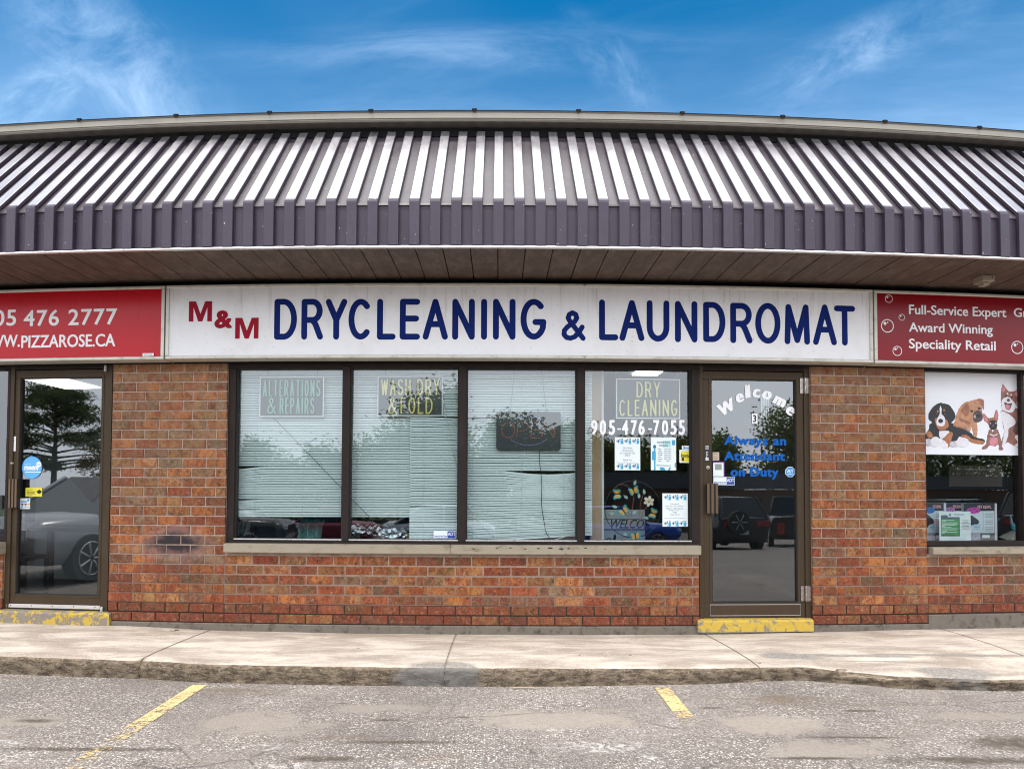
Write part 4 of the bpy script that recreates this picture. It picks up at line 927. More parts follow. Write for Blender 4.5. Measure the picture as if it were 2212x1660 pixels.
# ================================================================== STICKERS, PAPERS, VINYL
paper = plain('paper', (.74, .80, .81), .7, 0, .04); cyan = plain('cyan_print', (.04, .33, .55), .6); pale = plain('pale_aqua_print', (.42, .66, .64), .6); ink = plain('grey_ink', (.12, .15, .18), .7); inkb = plain('blue_ink', (.03, .12, .20), .7)
LD = GD - .0035
def decal(name, label, cat, r, base, f=None, d=LD, th=.0012):
    m = MB(); m.plate(r, d, base, th)
    if f: f(m, d - .0006)
    return tag(m.build(name), label, cat)
def T(m, s, x0, y0, x1, y1, d, mt, **k): m.tpx(s, (x0, y0, x1, y1), d, mt, **k)
m = MB()
for i, c in enumerate('905-476-7055'):
    px = 1276.5 + (1128 + (0, 71, 145, 215, 253, 325, 388, 468, 508, 580, 650, 718)[i] - 1128) * .2637
    w = 13 if c == '-' else 14
    r = (px, 924.5, px + 8.5, 928) if c == '-' else (px, 906.5, px + w, 939)
    m.tpx(c, r, LD, white_v, bold=.03)
tag(m.build('phone_lettering'), 'white vinyl phone number 905-476-7055 stuck across window glass', 'window lettering')
def border(m, x0, x1, y, d, rnd):
    for k in range(3):
        u = x0 + (x1 - x0) * (k + .08) / 3; w = (x1 - x0) / 3 * .86
        for j, (a, b, c, e, mt) in enumerate(((.0, .1, .3, .55, ink), (.15, .35, .2, .7, inkb), (.42, .58, .0, .45, cyan), (.45, .6, .5, .95, pale), (.66, 1., .25, .95, cyan), (.72, .95, .0, .18, ink))):
            m.rpx((u + a * w, y + 12 * c, u + b * w, y + 12 * e), d - .0001 * j, mt)
def notice1(m, d):
    border(m, 1330.5, 1381.5, 947, d, None); border(m, 1330.5, 1381.5, 1001, d, None)
    for s, a, b, y in (('No Public', 1346, 1366, 965), ('Washrooms', 1344, 1368, 970.5), ('for Customer Use', 1339, 1372, 976), ('ONLY', 1350, 1361, 981), ('Thank You', 1345.5, 1365, 991)): T(m, s, a, y, b, y + 3.9, d, ink)
    T(m, 'Thank you - M&M Drycleaning and Laundromat Inc', 1332, 998, 1378, 1000, d, ink)
decal('notice', 'white paper with blue icon borders reading No Public Washrooms, left of business hours', 'notice', (1328, 944, 1383, 1015), paper, notice1)
def notice2(m, d):
    m.rpx((1433 - 2, 966, 1446, 966.5), d, pale); m.rpx((1432, 951, 1449, 966), d, pale)
    T(m, 'BUSINESS', 1420, 953, 1447, 956.6, d - .0003, inkb, bold=.03); T(m, 'HOURS', 1424, 959.8, 1443, 963.4, d - .0003, inkb, bold=.03)
    m.rpx((1451.5, 950, 1458.5, 961), d, cyan); m.rpx((1412.5, 960, 1416, 1015), d, cyan); m.rpx((1408.5, 974, 1416.6, 993), d - .0002, cyan); m.rpx((1411, 962, 1417, 967), d - .0002, inkb)
    for i, (a, b) in enumerate((('Monday', '7:00am-8:00pm'), ('Tuesday', '8:00am-8:00pm'), ('Wednesday', '8:00am-8:00pm'), ('Thursday', '8:00am-8:00pm'), ('Friday', '8:00am-8:00pm'), ('Saturday', '8:00am-6:00pm'), ('Sunday', 'Closed'))):
        y = 968.5 + i * 4.25; T(m, a, 1421, y, 1421 + len(a) * 1.2, y + 2.4, d, inkb, bold=.03); T(m, b, 1434.5 if b != 'Closed' else 1439, y, 1450 if b != 'Closed' else 1446, y + 2.2, d, inkb, bold=.02)
    T(m, 'M&M Drycleaning Ltd', 1418, 1003.5, 1449, 1006.5, d - .0003, inkb, bold=.03); T(m, 'Laundromat', 1424, 1008, 1436, 1010.2, d - .0003, inkb)
    for p in ([(1425, 1009), (1433, 1009), (1438, 1015), (1427, 1015)], [(1443, 1015), (1446, 1008), (1449.5, 1009), (1447, 1015)], [(1458, 1000), (1460, 998), (1460, 1012), (1457, 1006)]):
        m.poly([(FX(*q, d)[0], d, FX(*q, d)[1]) for q in p], cyan)
decal('notice', 'white and blue paper notice headed BUSINESS HOURS with daily times', 'notice', (1406, 944, 1460.5, 1015), paper, notice2)
def notice3(m, d):
    border(m, 1433.5, 1483.5, 1068, d, None); border(m, 1433.5, 1483.5, 1124.5, d, None)
    for s, a, b, y in (('Unemployed...', 1447, 1469, 1086), ('Going for a job interview...', 1437, 1478, 1091), ('Need an outfit cleaned...', 1439, 1477, 1095.6), ('Bring it in for a', 1445, 1470, 1100), ('FREE', 1453.5, 1462, 1104.4), ('clean on us!', 1448, 1467.5, 1108.8)): T(m, s, a, y, b, y + 3.4, d, ink)
    T(m, 'Thank you - M&M Drycleaning and Laundromat Inc', 1434.5, 1117.5, 1480, 1119.5, d, ink)
decal('notice', 'white paper with blue icon borders about a free clean, low by window post', 'notice', (1431, 1065, 1486, 1136.6), paper, notice3)
yel = plain('yellow_print', (.72, .64, .03), .5); sky_b = plain('sky_blue_print', (.06, .36, .72), .5)
def interac(m, d): m.rpx((1470.5, 974, 1490.5, 997), d, yel); T(m, 'Interac', 1471.5, 979, 1490.2, 987.5, d - .0003, black, bold=.02, slant=.0); m.rpx((1472.5, 988, 1474, 994), d - .0003, red_v); m.rpx((1474, 987.5, 1477.5, 995), d - .0004, black)
decal('sticker', 'square yellow Interac sticker on the window right of business hours', 'sticker', (1467.6, 971, 1494, 999), paper, interac)
def flag(m, d): m.rpx((1479, 966.5, 1490.4, 968.8), d, sky_b); m.poly([(FX(*q, d)[0], d, FX(*q, d)[1]) for q in ((1475, 962.6), (1476.6, 962.6), (1480, 966.5), (1476.6, 970.3), (1475, 970.3), (1478, 966.5))], blue_v)
decal('sticker', 'tiny white and blue arrow sticker above the yellow sticker', 'sticker', (1473, 962, 1490.6, 970.5), paper, flag)
adt_b = plain('security_blue', (.012, .045, .30), .4)
def adt(x0, y0, x1, y1):
    def f(m, d):
        w = x1 - x0; h = y1 - y0
        m.rpx((x0 + .62 * w, y0 + .04 * h, x1 - .015 * w, y1 - .06 * h), d, adt_b); T(m, 'ADT', x0 + .635 * w, y0 + .18 * h, x1 - .03 * w, y0 + .62 * h, d - .0003, white_v, bold=.01)
        T(m, 'secured by', x0 + .03 * w, y0 + .52 * h, x0 + .60 * w, y0 + .86 * h, d, adt_b, bold=.015, slant=.25); m.rpx((x0 + .02 * w, y1 - .1 * h, x0 + .62 * w, y1 - .05 * h), d, adt_b)
    return f
decal('sticker', 'blue and white secured by ADT sticker low on the window glass', 'sticker', (936.8, 1146, 985, 1163), paper, adt(936.8, 1146, 985, 1163))
DD = L2 + .0225
decal('sticker', 'blue and white secured by ADT sticker above the laundromat door handle', 'sticker', (1541, 1029.6, 1587, 1047), paper, adt(1541, 1029.6, 1587, 1047), DD)
m = MB(); cx, cz = FX(1707, 1018.6, DD); oct_ = lambda r: [(cx + r * math.cos(R_(22.5 + 45 * i)), cz + r * math.sin(R_(22.5 + 45 * i))) for i in range(8)]
m.poly([(x, DD, z) for x, z in oct_(.047)], white_v); m.poly([(x, DD - .0005, z) for x, z in oct_(.0425)], plain('octagon_blue', (.03, .25, .60), .4)); m.tpx('ADT', (1700.5, 1013.5, 1713.5, 1020.5), DD - .001, white_v, bold=.015); m.rpx((1701, 1023, 1713, 1024), DD - .001, white_v)
tag(m.build('sticker'), 'blue octagonal ADT sticker on the laundromat door glass', 'sticker')
# arched Welcome
m = MB()
for s, px, py, h, rot, sc_ in (('W', 1569, 879, 28, 30, 1.15), ('e', 1598, 859, 19, 18, 1), ('l', 1615, 845, 30, 10, 1.15), ('c', 1634, 849, 19, 0, 1), ('o', 1656.5, 853, 19.5, -10, 1), ('m', 1684, 867, 19, -25, 1), ('e', 1707.5, 887, 20, -36, 1)):
    vs, fs = text_geo((s, 0., 1., 'LEFT', 1.)); ax = min(v[0] for v in vs); bx = max(v[0] for v in vs); az = min(v[1] for v in vs); bz = max(v[1] for v in vs)
    cx, cz = FX(px, py, DD); k = h / 258 / (bz - az); a = R_(rot); ca, sa = math.cos(a), math.sin(a); b = len(m.v)
    for u, w in vs:
        pass
    for j, (p, o) in enumerate(((0, 0), (1, 0), (-1, 0), (.7, .5), (-.7, .5), (.7, -.5), (-.7, -.5), (.5, 0), (-.5, 0))):
        b = len(m.v); wt = .0105 if s != 'l' else .017
        for u, w in vs:
            q, r = (u - (ax + bx) / 2) * k * .85 + p * wt, (w - (az + bz) / 2) * k * .92 + o * wt * .5
            q += r * .12; m.v.append((cx + q * ca - r * sa, DD + .00004 * j, cz + q * sa + r * ca))
        for f in fs: m.face([b + i for i in f], white_v)
tag(m.build('welcome_lettering'), 'white vinyl Welcome arched across the top of laundromat door', 'door lettering')
att = plain('bright_blue_vinyl', (.003, .10, .40), .5, 0, .05, spec=.15)
t = thing('attendant_lettering', 'bright blue vinyl words Always an Attendant on Duty on door glass', 'door lettering', (FX(1631, 1035, DD)[0], DD, FX(1631, 1035, DD)[1]))
for s, r in (('Always an', (1564, 941, 1698.5, 967)), ('Attendant', (1564, 974.5, 1696, 994.5)), ('on Duty', (1578, 1008.5, 1682, 1035))): m = MB(); m.tpx(s, r, DD, att, bold=.05, space=1.1); m.build('lettering', t)
decal('number_plate', 'small white tile with black number 3 on the laundromat door', 'number', (1624, 893, 1636, 914), white_v, lambda m, d: T(m, '3', 1626.3, 895.5, 1633.7, 911.5, d, black, bold=.03), DD)
m = MB()
for i, (px, y0, y1) in enumerate(((1645, 852, 900), (1648.5, 850, 903), (1652, 856, 898), (1656, 858, 904), (1660, 860, 888))):
    A, B = FX(px, y0, .2), FX(px, y1, .2); m.tube([(A[0], .2, A[1]), (B[0], .2, B[1])], .006, white_v, 8)
A = FX(1652, 852, .2); m.disc(A[0], A[1], .04, .012, .2, white_v); m.tube([(A[0], .2, A[1]), (A[0], .2, 2.7)], .0015, cord_m, 4)
tag(m.build('wind_chime'), 'white tube wind chime hanging inside the laundromat door', 'wind chime')
def pull(m, d): [T(m, c, 1526, 975 + i * 4.6, 1529.6, 978.6 + i * 4.6, d, white_v, bold=.02) for i, c in enumerate('PULL')]; [m.rpx((1523.8, y, 1531.2, y + 1), d, white_v) for y in (963, 965.5, 968, 988, 990, 992.5)]
decal('sticker', 'narrow black PULL sticker on the laundromat door stile', 'sticker', (1523, 961, 1532, 995.5), plain('black_vinyl', (.015, .016, .03), .4), pull, L2 - .0016)
decal('sticker', 'cream PULL notice inside the laundromat door glass', 'sticker', (1539.5, 976, 1553.5, 994), plain('cream_print', (.50, .42, .33), .7), lambda m, d: (T(m, 'PULL', 1541, 977.5, 1551, 980.5, d, plain('brown_print', (.3, .17, .1), .6), bold=.02), [m.rpx((1541, y, 1551.5, y + .7), d, plain('brown_print', (.3, .17, .1), .6)) for y in (983, 985.5, 988, 990.5)]), DD)
decal('sticker', 'white and purple photo sticker above the secured by sticker on door', 'sticker', (1540, 996, 1565, 1028.5), plain('purple_print', (.14, .03, .22), .5), lambda m, d: (m.rpx((1540.5, 999, 1563, 1028), d, paper), m.rpx((1544.5, 1001.5, 1559, 1014.5), d - .0002, plain('grey_photo', (.24, .28, .26), .6, 0, .9, 90))), DD)
# left door stickers
D1 = L1 + .0225
cx, cz = FX(69, 1009.3, D1); m = MB(); m.disc(cx, cz, .098, .101, D1, plain('sticker_blue', (.10, .40, .75), .4), 40); m.disc(cx, cz, .098, .101, D1 - .0004, plain('sticker_rim', (.02, .17, .42), .4), 40, .004)
m.tpx('meem', (52, 1006, 83, 1015), D1 - .0008, white_v, bold=.03, slant=.2); q = FX(84, 1002.5, D1); m.disc(q[0], q[1], .024, .025, D1 - .0008, white_v, 20); m.tpx('up', (80, 1000.5, 87.5, 1005.5), D1 - .0013, sky_b); m.tpx('Order with', (52.5, 1000.5, 66, 1003), D1 - .0008, white_v); m.rpx((54, 1018.2, 89, 1019.8), D1 - .0008, white_v)
tag(m.build('sticker'), 'round light blue meem up sticker on the pizza shop door glass', 'sticker')
def smart(m, d):
    T(m, 'SMART', 58.5, 1060.5, 77, 1065, d, black, bold=.02); m.rpx((58.5, 1056.8, 71, 1057.8), d, ink); m.rpx((58.5, 1066.5, 77, 1067.6), d, ink); m.rpx((58.5, 1069.3, 70, 1070.3), d, red_v)
    lf = [(0, 1), (.15, .7), (.3, .78), (.28, .45), (.5, .6), (.56, .45), (.9, .5), (.75, .2), (.95, .05), (.5, -.3), (.5, -.45), (.06, -.4), (.04, -.9)]; lf = lf + [(-a, b) for a, b in lf[::-1]]
    c = FX(84.5, 1062.5, d); m.poly([(c[0] + a * .026, d, c[1] + b * .028) for a, b in lf], black)
decal('sticker', 'yellow SMART sticker with black maple leaf on pizza shop door', 'sticker', (55, 1053, 91, 1072), yel, smart, D1)
def cards(m, d):
    T(m, 'meem', 45, 1081, 59, 1085, d, cyan, bold=.03, slant=.2); c = FX(61, 1079.5, d); m.disc(c[0], c[1], .011, .011, d - .0002, cyan, 14)
    for x, y, mt in ((46, 1087, blue_v), (53, 1087, red_v), (59.5, 1086.5, plain('orange_print', (.75, .32, .03), .5)), (45.5, 1092.5, sky_b), (53, 1093.5, ink), (59, 1093.5, ink)): m.rpx((x, y, x + 4.4, y + (3.6 if mt is not ink else 1.2)), d, mt)
decal('sticker', 'white card payment sticker below the yellow sticker on pizza shop door', 'sticker', (43, 1075.5, 65, 1098.5), paper, cards, D1)
decal('sticker', 'narrow white PULL sticker on the pizza shop door stile', 'sticker', (21.5, 942, 34, 974), white_v, lambda m, d: [T(m, c, 25, 945 + i * 6.3, 30, 950 + i * 6.3, d, black, bold=.015) for i, c in enumerate('PULL')], L1 - .0016)
x0, x1, z0, z1 = rect(-16, 1069, 6, 1098, GD); m = MB(); m.box(x0, x1, GD - .06, GD - .006, z0, z1, plain('grey_letterbox', (.38, .40, .42), .4, .5), 1, .006); m.box(x0 + .02, x1 - .02, GD - .063, GD - .0595, z1 - .04, z1 - .025, black)
tag(m.build('mail_box'), 'small grey metal mail box on the pizza shop side window', 'mail box')
# ================================================================== THINGS INSIDE THE WINDOWS
def smooth_poly(pts, n=4):
    out = []; L = len(pts)
    for i in range(L):
        p0, p1, p2, p3 = pts[i - 1], pts[i], pts[(i + 1) % L], pts[(i + 2) % L]
        for k in range(n):
            u = k / n; out.append(tuple(.5 * (2 * p1[j] + (p2[j] - p0[j]) * u + (2 * p0[j] - 5 * p1[j] + 4 * p2[j] - p3[j]) * u * u + (3 * p1[j] - p0[j] - 3 * p2[j] + p3[j]) * u ** 3) for j in (0, 1)))
    return out
def build_poster():
    d = GD - .0045; X0, X1, Z0, Z1 = rect(1998, 804, 2211, 982, d)
    t = thing('dog_poster', 'white window poster with four dogs and puppies sitting in a row', 'poster', ((X0 + X1) / 2, d, Z0))
    m = MB(); m.box(X0, X1, d, d + .003, Z0, Z1, plain('poster_white', (.74, .75, .80), .35, 0, .05, 3)); m.build('poster_sheet', t)
    P = lambda cx, cy: FX(1981.4 + cx * .13188, 783.4 + cy * .13188, d)
    C = {}
    def fur(k, c): return plain('print_' + k, c, .5, 0, .7 if k != 'white' else .22, 34)
    jr = random.Random(9)
    def dog(shapes):
        m = MB(); dep = d - .0004
        for col, pts in shapes:
            q = smooth_poly(pts, 9) if len(pts) > 2 else None
            if q and col[0] not in ('pink',): q = [(a + jr.uniform(-4.5, 4.5), b + jr.uniform(-4.5, 4.5)) for a, b in q]
            if q is None: (cx, cy), (rx, ry) = pts; q = [(cx + rx * math.cos(R_(a)), cy + ry * math.sin(R_(a))) for a in range(0, 360, 24)]
            m.poly([(P(*p)[0], dep, P(*p)[1]) for p in q], fur(*col)); dep -= .00025
        m.build('dog_print', t)
    bk, tn, wt, ds = ('black', (.012, .012, .016)), ('tan', (.36, .14, .06)), ('white', (.68, .66, .70)), ('shade', (.50, .48, .54))
    fw, fwd, mz, br, brd, pk, gy = ('fawn', (.44, .22, .12)), ('fawn_dark', (.30, .12, .065)), ('muzzle', (.07, .045, .05)), ('brown', (.24, .11, .085)), ('brown_dark', (.10, .055, .055)), ('pink', (.55, .20, .24)), ('grey', (.35, .30, .32))
    dog([(fw, [(600, 1030), (620, 930), (640, 850), (690, 740), (760, 660), (850, 640), (930, 800), (975, 960), (985, 1100), (975, 1200), (920, 1200), (905, 1110), (880, 1050), (860, 1130), (760, 1080)]), (fwd, [(690, 900), (760, 930), (850, 960), (880, 1000), (800, 990), (700, 950)]), (fw, [(830, 660), (900, 615), (980, 600), (1050, 650), (1062, 760), (1065, 920), (1010, 968), (940, 960), (890, 900), (840, 820)]),
         (fwd, [(715, 760), (780, 690), (835, 665), (848, 780), (820, 865), (755, 840)]), (fwd, [(950, 605), (1040, 588), (1088, 620), (1086, 765), (1050, 700), (1020, 640)]), (mz, [(925, 820), (990, 775), (1050, 810), (1066, 925), (1000, 970), (935, 965), (912, 900)]), (bk, [(1000, 868), (40, 26)]), (bk, [(890, 792), (24, 17)]), (bk, [(1015, 745), (26, 17)]), (gy, [(940, 880), (18, 30)])])
    dog([(bk, [(130, 1240), (140, 1170), (190, 1080), (205, 1000), (300, 980), (560, 980), (620, 1030), (760, 1060), (860, 1130), (960, 1215), (1085, 1250), (1100, 1300), (940, 1310), (800, 1250), (700, 1210), (640, 1270), (560, 1285), (380, 1240), (250, 1250)]), (tn, [(720, 1185), (800, 1180), (900, 1240), (1000, 1262), (1090, 1285), (1080, 1330), (960, 1325), (860, 1290), (760, 1230)]), (tn, [(150, 1150), (200, 1115), (255, 1180), (235, 1225), (170, 1205)]), (tn, [(490, 1150), (545, 1130), (580, 1150), (560, 1260), (545, 1330), (500, 1385), (430, 1290), (430, 1230)]),
         (wt, [(355, 1130), (400, 1105), (525, 1125), (480, 1175), (430, 1225), (375, 1235)]), (wt, [(385, 1330), (410, 1270), (450, 1280), (500, 1340), (490, 1390), (420, 1392)]), (bk, [(180, 860), (210, 780), (290, 690), (370, 655), (440, 665), (520, 690), (580, 760), (625, 870), (600, 930), (555, 985), (575, 1040), (500, 1085), (380, 1115), (290, 1060), (225, 960), (190, 930)]), (tn, [(285, 930), (330, 900), (440, 915), (500, 960), (505, 1045), (430, 1100), (340, 1075)]),
         (wt, [(380, 705), (397, 760), (395, 830), (442, 890), (458, 960), (430, 1032), (350, 1032), (308, 990), (330, 900), (362, 840), (363, 760)]), (bk, [(380, 950), (40, 36)]), (tn, [(333, 793), (16, 20)]), (tn, [(436, 775), (18, 18)]), (brd, [(322, 832), (16, 12)]), (brd, [(450, 836), (16, 12)]), (ds, [(185, 1302), (56, 66)]), (wt, [(295, 1292), (80, 86)]), (ds, [(602, 1332), (80, 50)]), (wt, [(738, 1300), (108, 78)])])
    dog([(br, [(1370, 790), (1500, 800), (1640, 740), (1690, 850), (1745, 930), (1745, 1370), (1600, 1365), (1480, 1300), (1400, 1365), (1375, 1290), (1420, 1130), (1390, 960)]), (wt, [(1370, 800), (1480, 830), (1600, 930), (1590, 1010), (1500, 1080), (1490, 1180), (1450, 1300), (1420, 1360), (1385, 1360), (1425, 1120), (1390, 950)]), (wt, [(1600, 1200), (1690, 1190), (1745, 1300), (1740, 1370), (1600, 1360), (1640, 1300)]), (brd, [(1640, 960), (1745, 900), (1745, 1180), (1660, 1180), (1560, 1110)]), (br, [(1375, 460), (1390, 370), (1410, 355), (1480, 450), (1570, 470), (1650, 428), (1660, 470), (1640, 560), (1620, 720), (1570, 800), (1470, 810), (1390, 760), (1370, 600)]),
         (wt, [(1385, 610), (1440, 570), (1490, 560), (1560, 620), (1610, 690), (1570, 795), (1470, 805), (1385, 740)]), (brd, [(1425, 640), (1480, 665), (1550, 660), (1535, 720), (1500, 770), (1450, 755)]), (pk, [(1440, 690), (1490, 690), (1520, 705), (1490, 768), (1455, 755)]), (brd, [(1490, 610), (27, 26)]), (bk, [(1445, 538), (18, 12)]), (bk, [(1548, 560), (18, 12)]), (wt, [(1475, 505), (14, 16)]), (wt, [(1535, 525), (12, 14)]), (pk, [(1395, 380), (1440, 420), (1420, 470), (1385, 470)]), (pk, [(1595, 480), (1645, 450), (1640, 540), (1610, 540)])])
    dog([(br, [(1190, 1090), (1300, 1080), (1350, 1170), (1378, 1280), (1400, 1390), (1408, 1425), (1340, 1422), (1330, 1340), (1270, 1368), (1190, 1352), (1135, 1405), (1060, 1412), (1070, 1370), (1120, 1330), (1150, 1180)]), (pk, [(1195, 1225), (1300, 1225), (1320, 1325), (1260, 1362), (1192, 1335)]), (fwd, [(1065, 850), (1100, 838), (1162, 900), (1200, 900), (1250, 885), (1272, 800), (1300, 770), (1325, 830), (1322, 920), (1310, 960), (1305, 1060), (1260, 1100), (1200, 1090), (1165, 1020), (1145, 980), (1100, 950)]), (pk, [(1078, 865), (1100, 855), (1150, 910), (1140, 965), (1105, 940)]), (pk, [(1282, 830), (1300, 790), (1316, 840), (1308, 915), (1282, 910)]), (bk, [(1180, 965), (1240, 935), (1300, 965), (1303, 1050), (1250, 1096), (1195, 1070)]), (gy, [(1195, 990), (13, 16)]), (gy, [(1285, 985), (13, 16)]), (brd, [(1240, 1030), (22, 16)]), (wt, [(1190, 1160), (1250, 1180), (1310, 1160), (1308, 1178), (1250, 1196), (1190, 1178)]), (wt, [(1232, 1110), (14, 18)])])
build_poster()
def grooming_box(label, px0, px1, py0, py1, face_x1, ball, y, seed):
    """retail carton: black top band, pale body, coloured oval on top, side face seen at right"""
    X0, X1, Z0, Z1 = rect(px0, py0, px1, py1, y); t = thing('retail_box', label, 'carton', ((X0 + X1) / 2, y, Z0), 'grooming glove cartons on the window ledge')
    wf = plain('carton_white', (.62, .68, .72), .5, 0, .05); m = MB(); m.box(X0, X1, y, y + .09, Z0, Z1, wf); m.build('carton', t)
    m = MB(); dd = y - .0006; bandb = plain('carton_black', (.02, .022, .026), .4); w = px1 - px0; h = py1 - py0; fx = face_x1
    def pl(pts, mt, k): m.poly([(FX(*p, dd)[0], dd - .0003 * k, FX(*p, dd)[1]) for p in pts], mt)
    pl([(px0, py0), (fx, py0), (fx, py0 + h * .20), (px0, py0 + h * .215)], bandb, 0)
    s = [(px0, py0 + h * .3), (px0 + .12 * w, py0 + h * .27), (px0 + .28 * w, py0 + .34 * h), (px0 + .44 * w, py0 + .44 * h), (px0 + .47 * w, py0 + .5 * h), (px0 + .42 * w, py0 + .56 * h), (px0 + .25 * w, py0 + .58 * h), (px0 + .2 * w, py0 + .64 * h), (px0, py0 + .66 * h)]
    pl(s, plain('glove_dark', (.022, .024, .028), .6), 1)
    c = (px0 + .30 * w, py0 + .19 * h); q = [(c[0] + .205 * w * math.cos(R_(a)), c[1] + .085 * h * math.sin(R_(a))) for a in range(0, 360, 18)]; pl(q, ball, 2)
    for a, b in ((.2, .18), (.33, .16), (.4, .2)): pl([(px0 + a * w + .03 * w * math.cos(R_(k)), py0 + b * h + .014 * h * math.sin(R_(k))) for k in range(0, 360, 40)], plain('glove_dot', (.03, .02, .06), .5), 3)
    m.tpx('PET KEWL', (px0 + .42 * w, py0 + .055 * h, px0 + .9 * w * (fx - px0) / w, py0 + .135 * h), dd - .001, plain('carton_pink', (.75, .36, .42), .5), bold=.03)
    for k in range(11):
        if k in (3, 7): continue
        yy = py0 + (.27 + .045 * k) * h; pl([(px0 + .64 * w, yy), (fx - .04 * w, yy), (fx - .04 * w, yy + .018 * h), (px0 + .64 * w, yy + .018 * h)], plain('carton_text', (.34, .38, .41), .6), 1)
    pl([(px0 + .58 * w, py0 + .25 * h), (px0 + .59 * w, py0 + .25 * h), (px0 + .59 * w, py0 + .74 * h), (px0 + .58 * w, py0 + .74 * h)], ink, 1)
    for k in range(4): yy = py0 + (.55 + .04 * k) * h; pl([(px0 + .3 * w, yy), (px0 + .5 * w, yy), (px0 + .5 * w, yy + .012 * h), (px0 + .3 * w, yy + .012 * h)], cyan, 2)
    pl([(px0, py0 + .78 * h), (px0 + .17 * w, py0 + .78 * h), (px0 + .17 * w, py1 - .5), (px0, py1 - .5)], plain('photo_grey', (.22, .21, .22), .6, 0, .6, 80), 1); pl([(px0 + .19 * w, py0 + .78 * h), (px0 + .5 * w, py0 + .78 * h), (px0 + .5 * w, py1 - .5), (px0 + .19 * w, py1 - .5)], plain('photo_lilac', (.42, .40, .50), .6, 0, .7, 70), 1)
    pl([(px0 + .5 * w, py0 + .79 * h), (fx, py0 + .79 * h), (fx, py1 - .3), (px0 + .5 * w, py1 - .3)], plain('carton_grey', (.12, .12, .125), .5), 1); pl([(px0 + .56 * w, py1 - .16 * h), (px0 + .78 * w, py1 - .16 * h), (px0 + .78 * w, py1 - .08 * h), (px0 + .56 * w, py1 - .08 * h)], paper, 2)
    pl([(fx, py0), (fx + .8, py0), (fx + .8, py1), (fx, py1)], plain('carton_magenta', (.35, .05, .17), .5), 2)
    m.build('carton_print', t)
    return t
ledge_y = .18
pink, pinkl, blu = plain('glove_pink', (.52, .045, .36), .45), plain('glove_mauve', (.50, .16, .42), .45), plain('glove_blue', (.02, .16, .50), .45)
grooming_box('white and black grooming carton with blue oval, next to the brick pier', 1994, 2044.5, 1086, 1167.5, 2038, blu, ledge_y + .01, 1)
grooming_box('white and black grooming carton with mauve oval, half hidden behind green-panel paper', 2037, 2088, 1086, 1167.5, 2082, pinkl, ledge_y + .03, 2)
t = grooming_box('white and black grooming carton with magenta oval and small white price label', 2081, 2154, 1086.5, 1167.5, 2148, pink, ledge_y, 3)
grn = plain('green_panel_print', (.075, .30, .085), .6)
def greenp(m, d):
    m.rpx((2033, 1116, 2073.5, 1157.5), d, plain('slate_print', (.11, .13, .17), .6)); m.rpx((2033, 1112, 2047, 1117), d - .0002, plain('slate_print', (.11, .13, .17), .6)); m.rpx((2033, 1120.5, 2071, 1154.5), d - .0004, grn)
    for i, w in enumerate((24, 8, 30, 31, 28, 6, 18, 30, 28, 10, 29, 6)): m.rpx((2034.5, 1122.5 + i * 2.55, 2034.5 + w * 1.12, 1123.6 + i * 2.55), d - .0007, paper)
    m.poly([(FX(*q, d)[0], d, FX(*q, d)[1]) for q in ((2049, 1114), (2052, 1107), (2055, 1114), (2057, 1115), (2052, 1112.5), (2047.5, 1115))], inkb); m.rpx((2061, 1110, 2083, 1111.6), d, inkb)
    for i, w in enumerate((14, 10, 20, 16, 14, 20, 18)): m.rpx((2086 - w / 2, 1123 + i * 3, 2086 + w / 2, 1124 + i * 3), d, ink)
decal('notice', 'white paper with green panel leaning on the grooming cartons', 'notice', (2029, 1104, 2097, 1167.5), paper, greenp, GD + .012)
m = MB(); X0, X1, Z0, Z1 = rect(2172, 1141, 2212, 1168, .28); cl = plain('checked_cloth', (.34, .31, .27), .9, 0, .5, 60); b = len(m.v); n = 10
for i in range(n + 1):
    for j in range(5): u, v = i / n, j / 4; m.v.append((X0 + (X1 - X0 + .5) * u, .2 + .18 * v + .01 * math.sin(9 * u), Z0 + (Z1 - Z0) * (v ** .7) * (.9 + .15 * math.sin(5 * u)) * min(1, .3 + 2.2 * u)))
for i in range(n):
    for j in range(4): e = b + i * 5 + j; m.face((e, e + 5, e + 6, e + 1), cl, None, True)
tag(m.build('pet_bed'), 'beige checked pet bed folded at the grooming window corner', 'pet bed')
m = MB(); a, b_, c, e = rect(2184, 1114, 2203, 1141, .3); m.tube([(a + .04, .32, c), (a + .02, .32, c + .05), (a + .01, .32, e)], .022, plain('turquoise_toy', (.05, .26, .32), .6), 8, .008); m.tube([(a + .04, .32, c + .02), (b_, .32, c + .03)], .024, plain('turquoise_toy', (.05, .26, .32), .6), 8)
tag(m.build('pet_toy'), 'turquoise knotted pet toy on the grooming window ledge', 'pet toy')
m = MB(); m.tpx('Hair length sample chart', (2064, 1009, 2150, 1017), .45, plain('chart_ink', (.28, .26, .24), .7)); a, b_, c, e = rect(2050, 1005, 2165, 1050, .452); m.box(a, b_, .452, .458, c, e, plain('chart_board', (.05, .035, .028), .8))
for i in range(7): m.tpx(str(i + 1), (2058 + i * 14, 1021, 2060.5 + i * 14, 1025), .45, plain('chart_ink', (.28, .26, .24), .7))
tag(m.build('wall_chart'), 'dark hair length sample chart hanging inside the grooming window', 'chart')
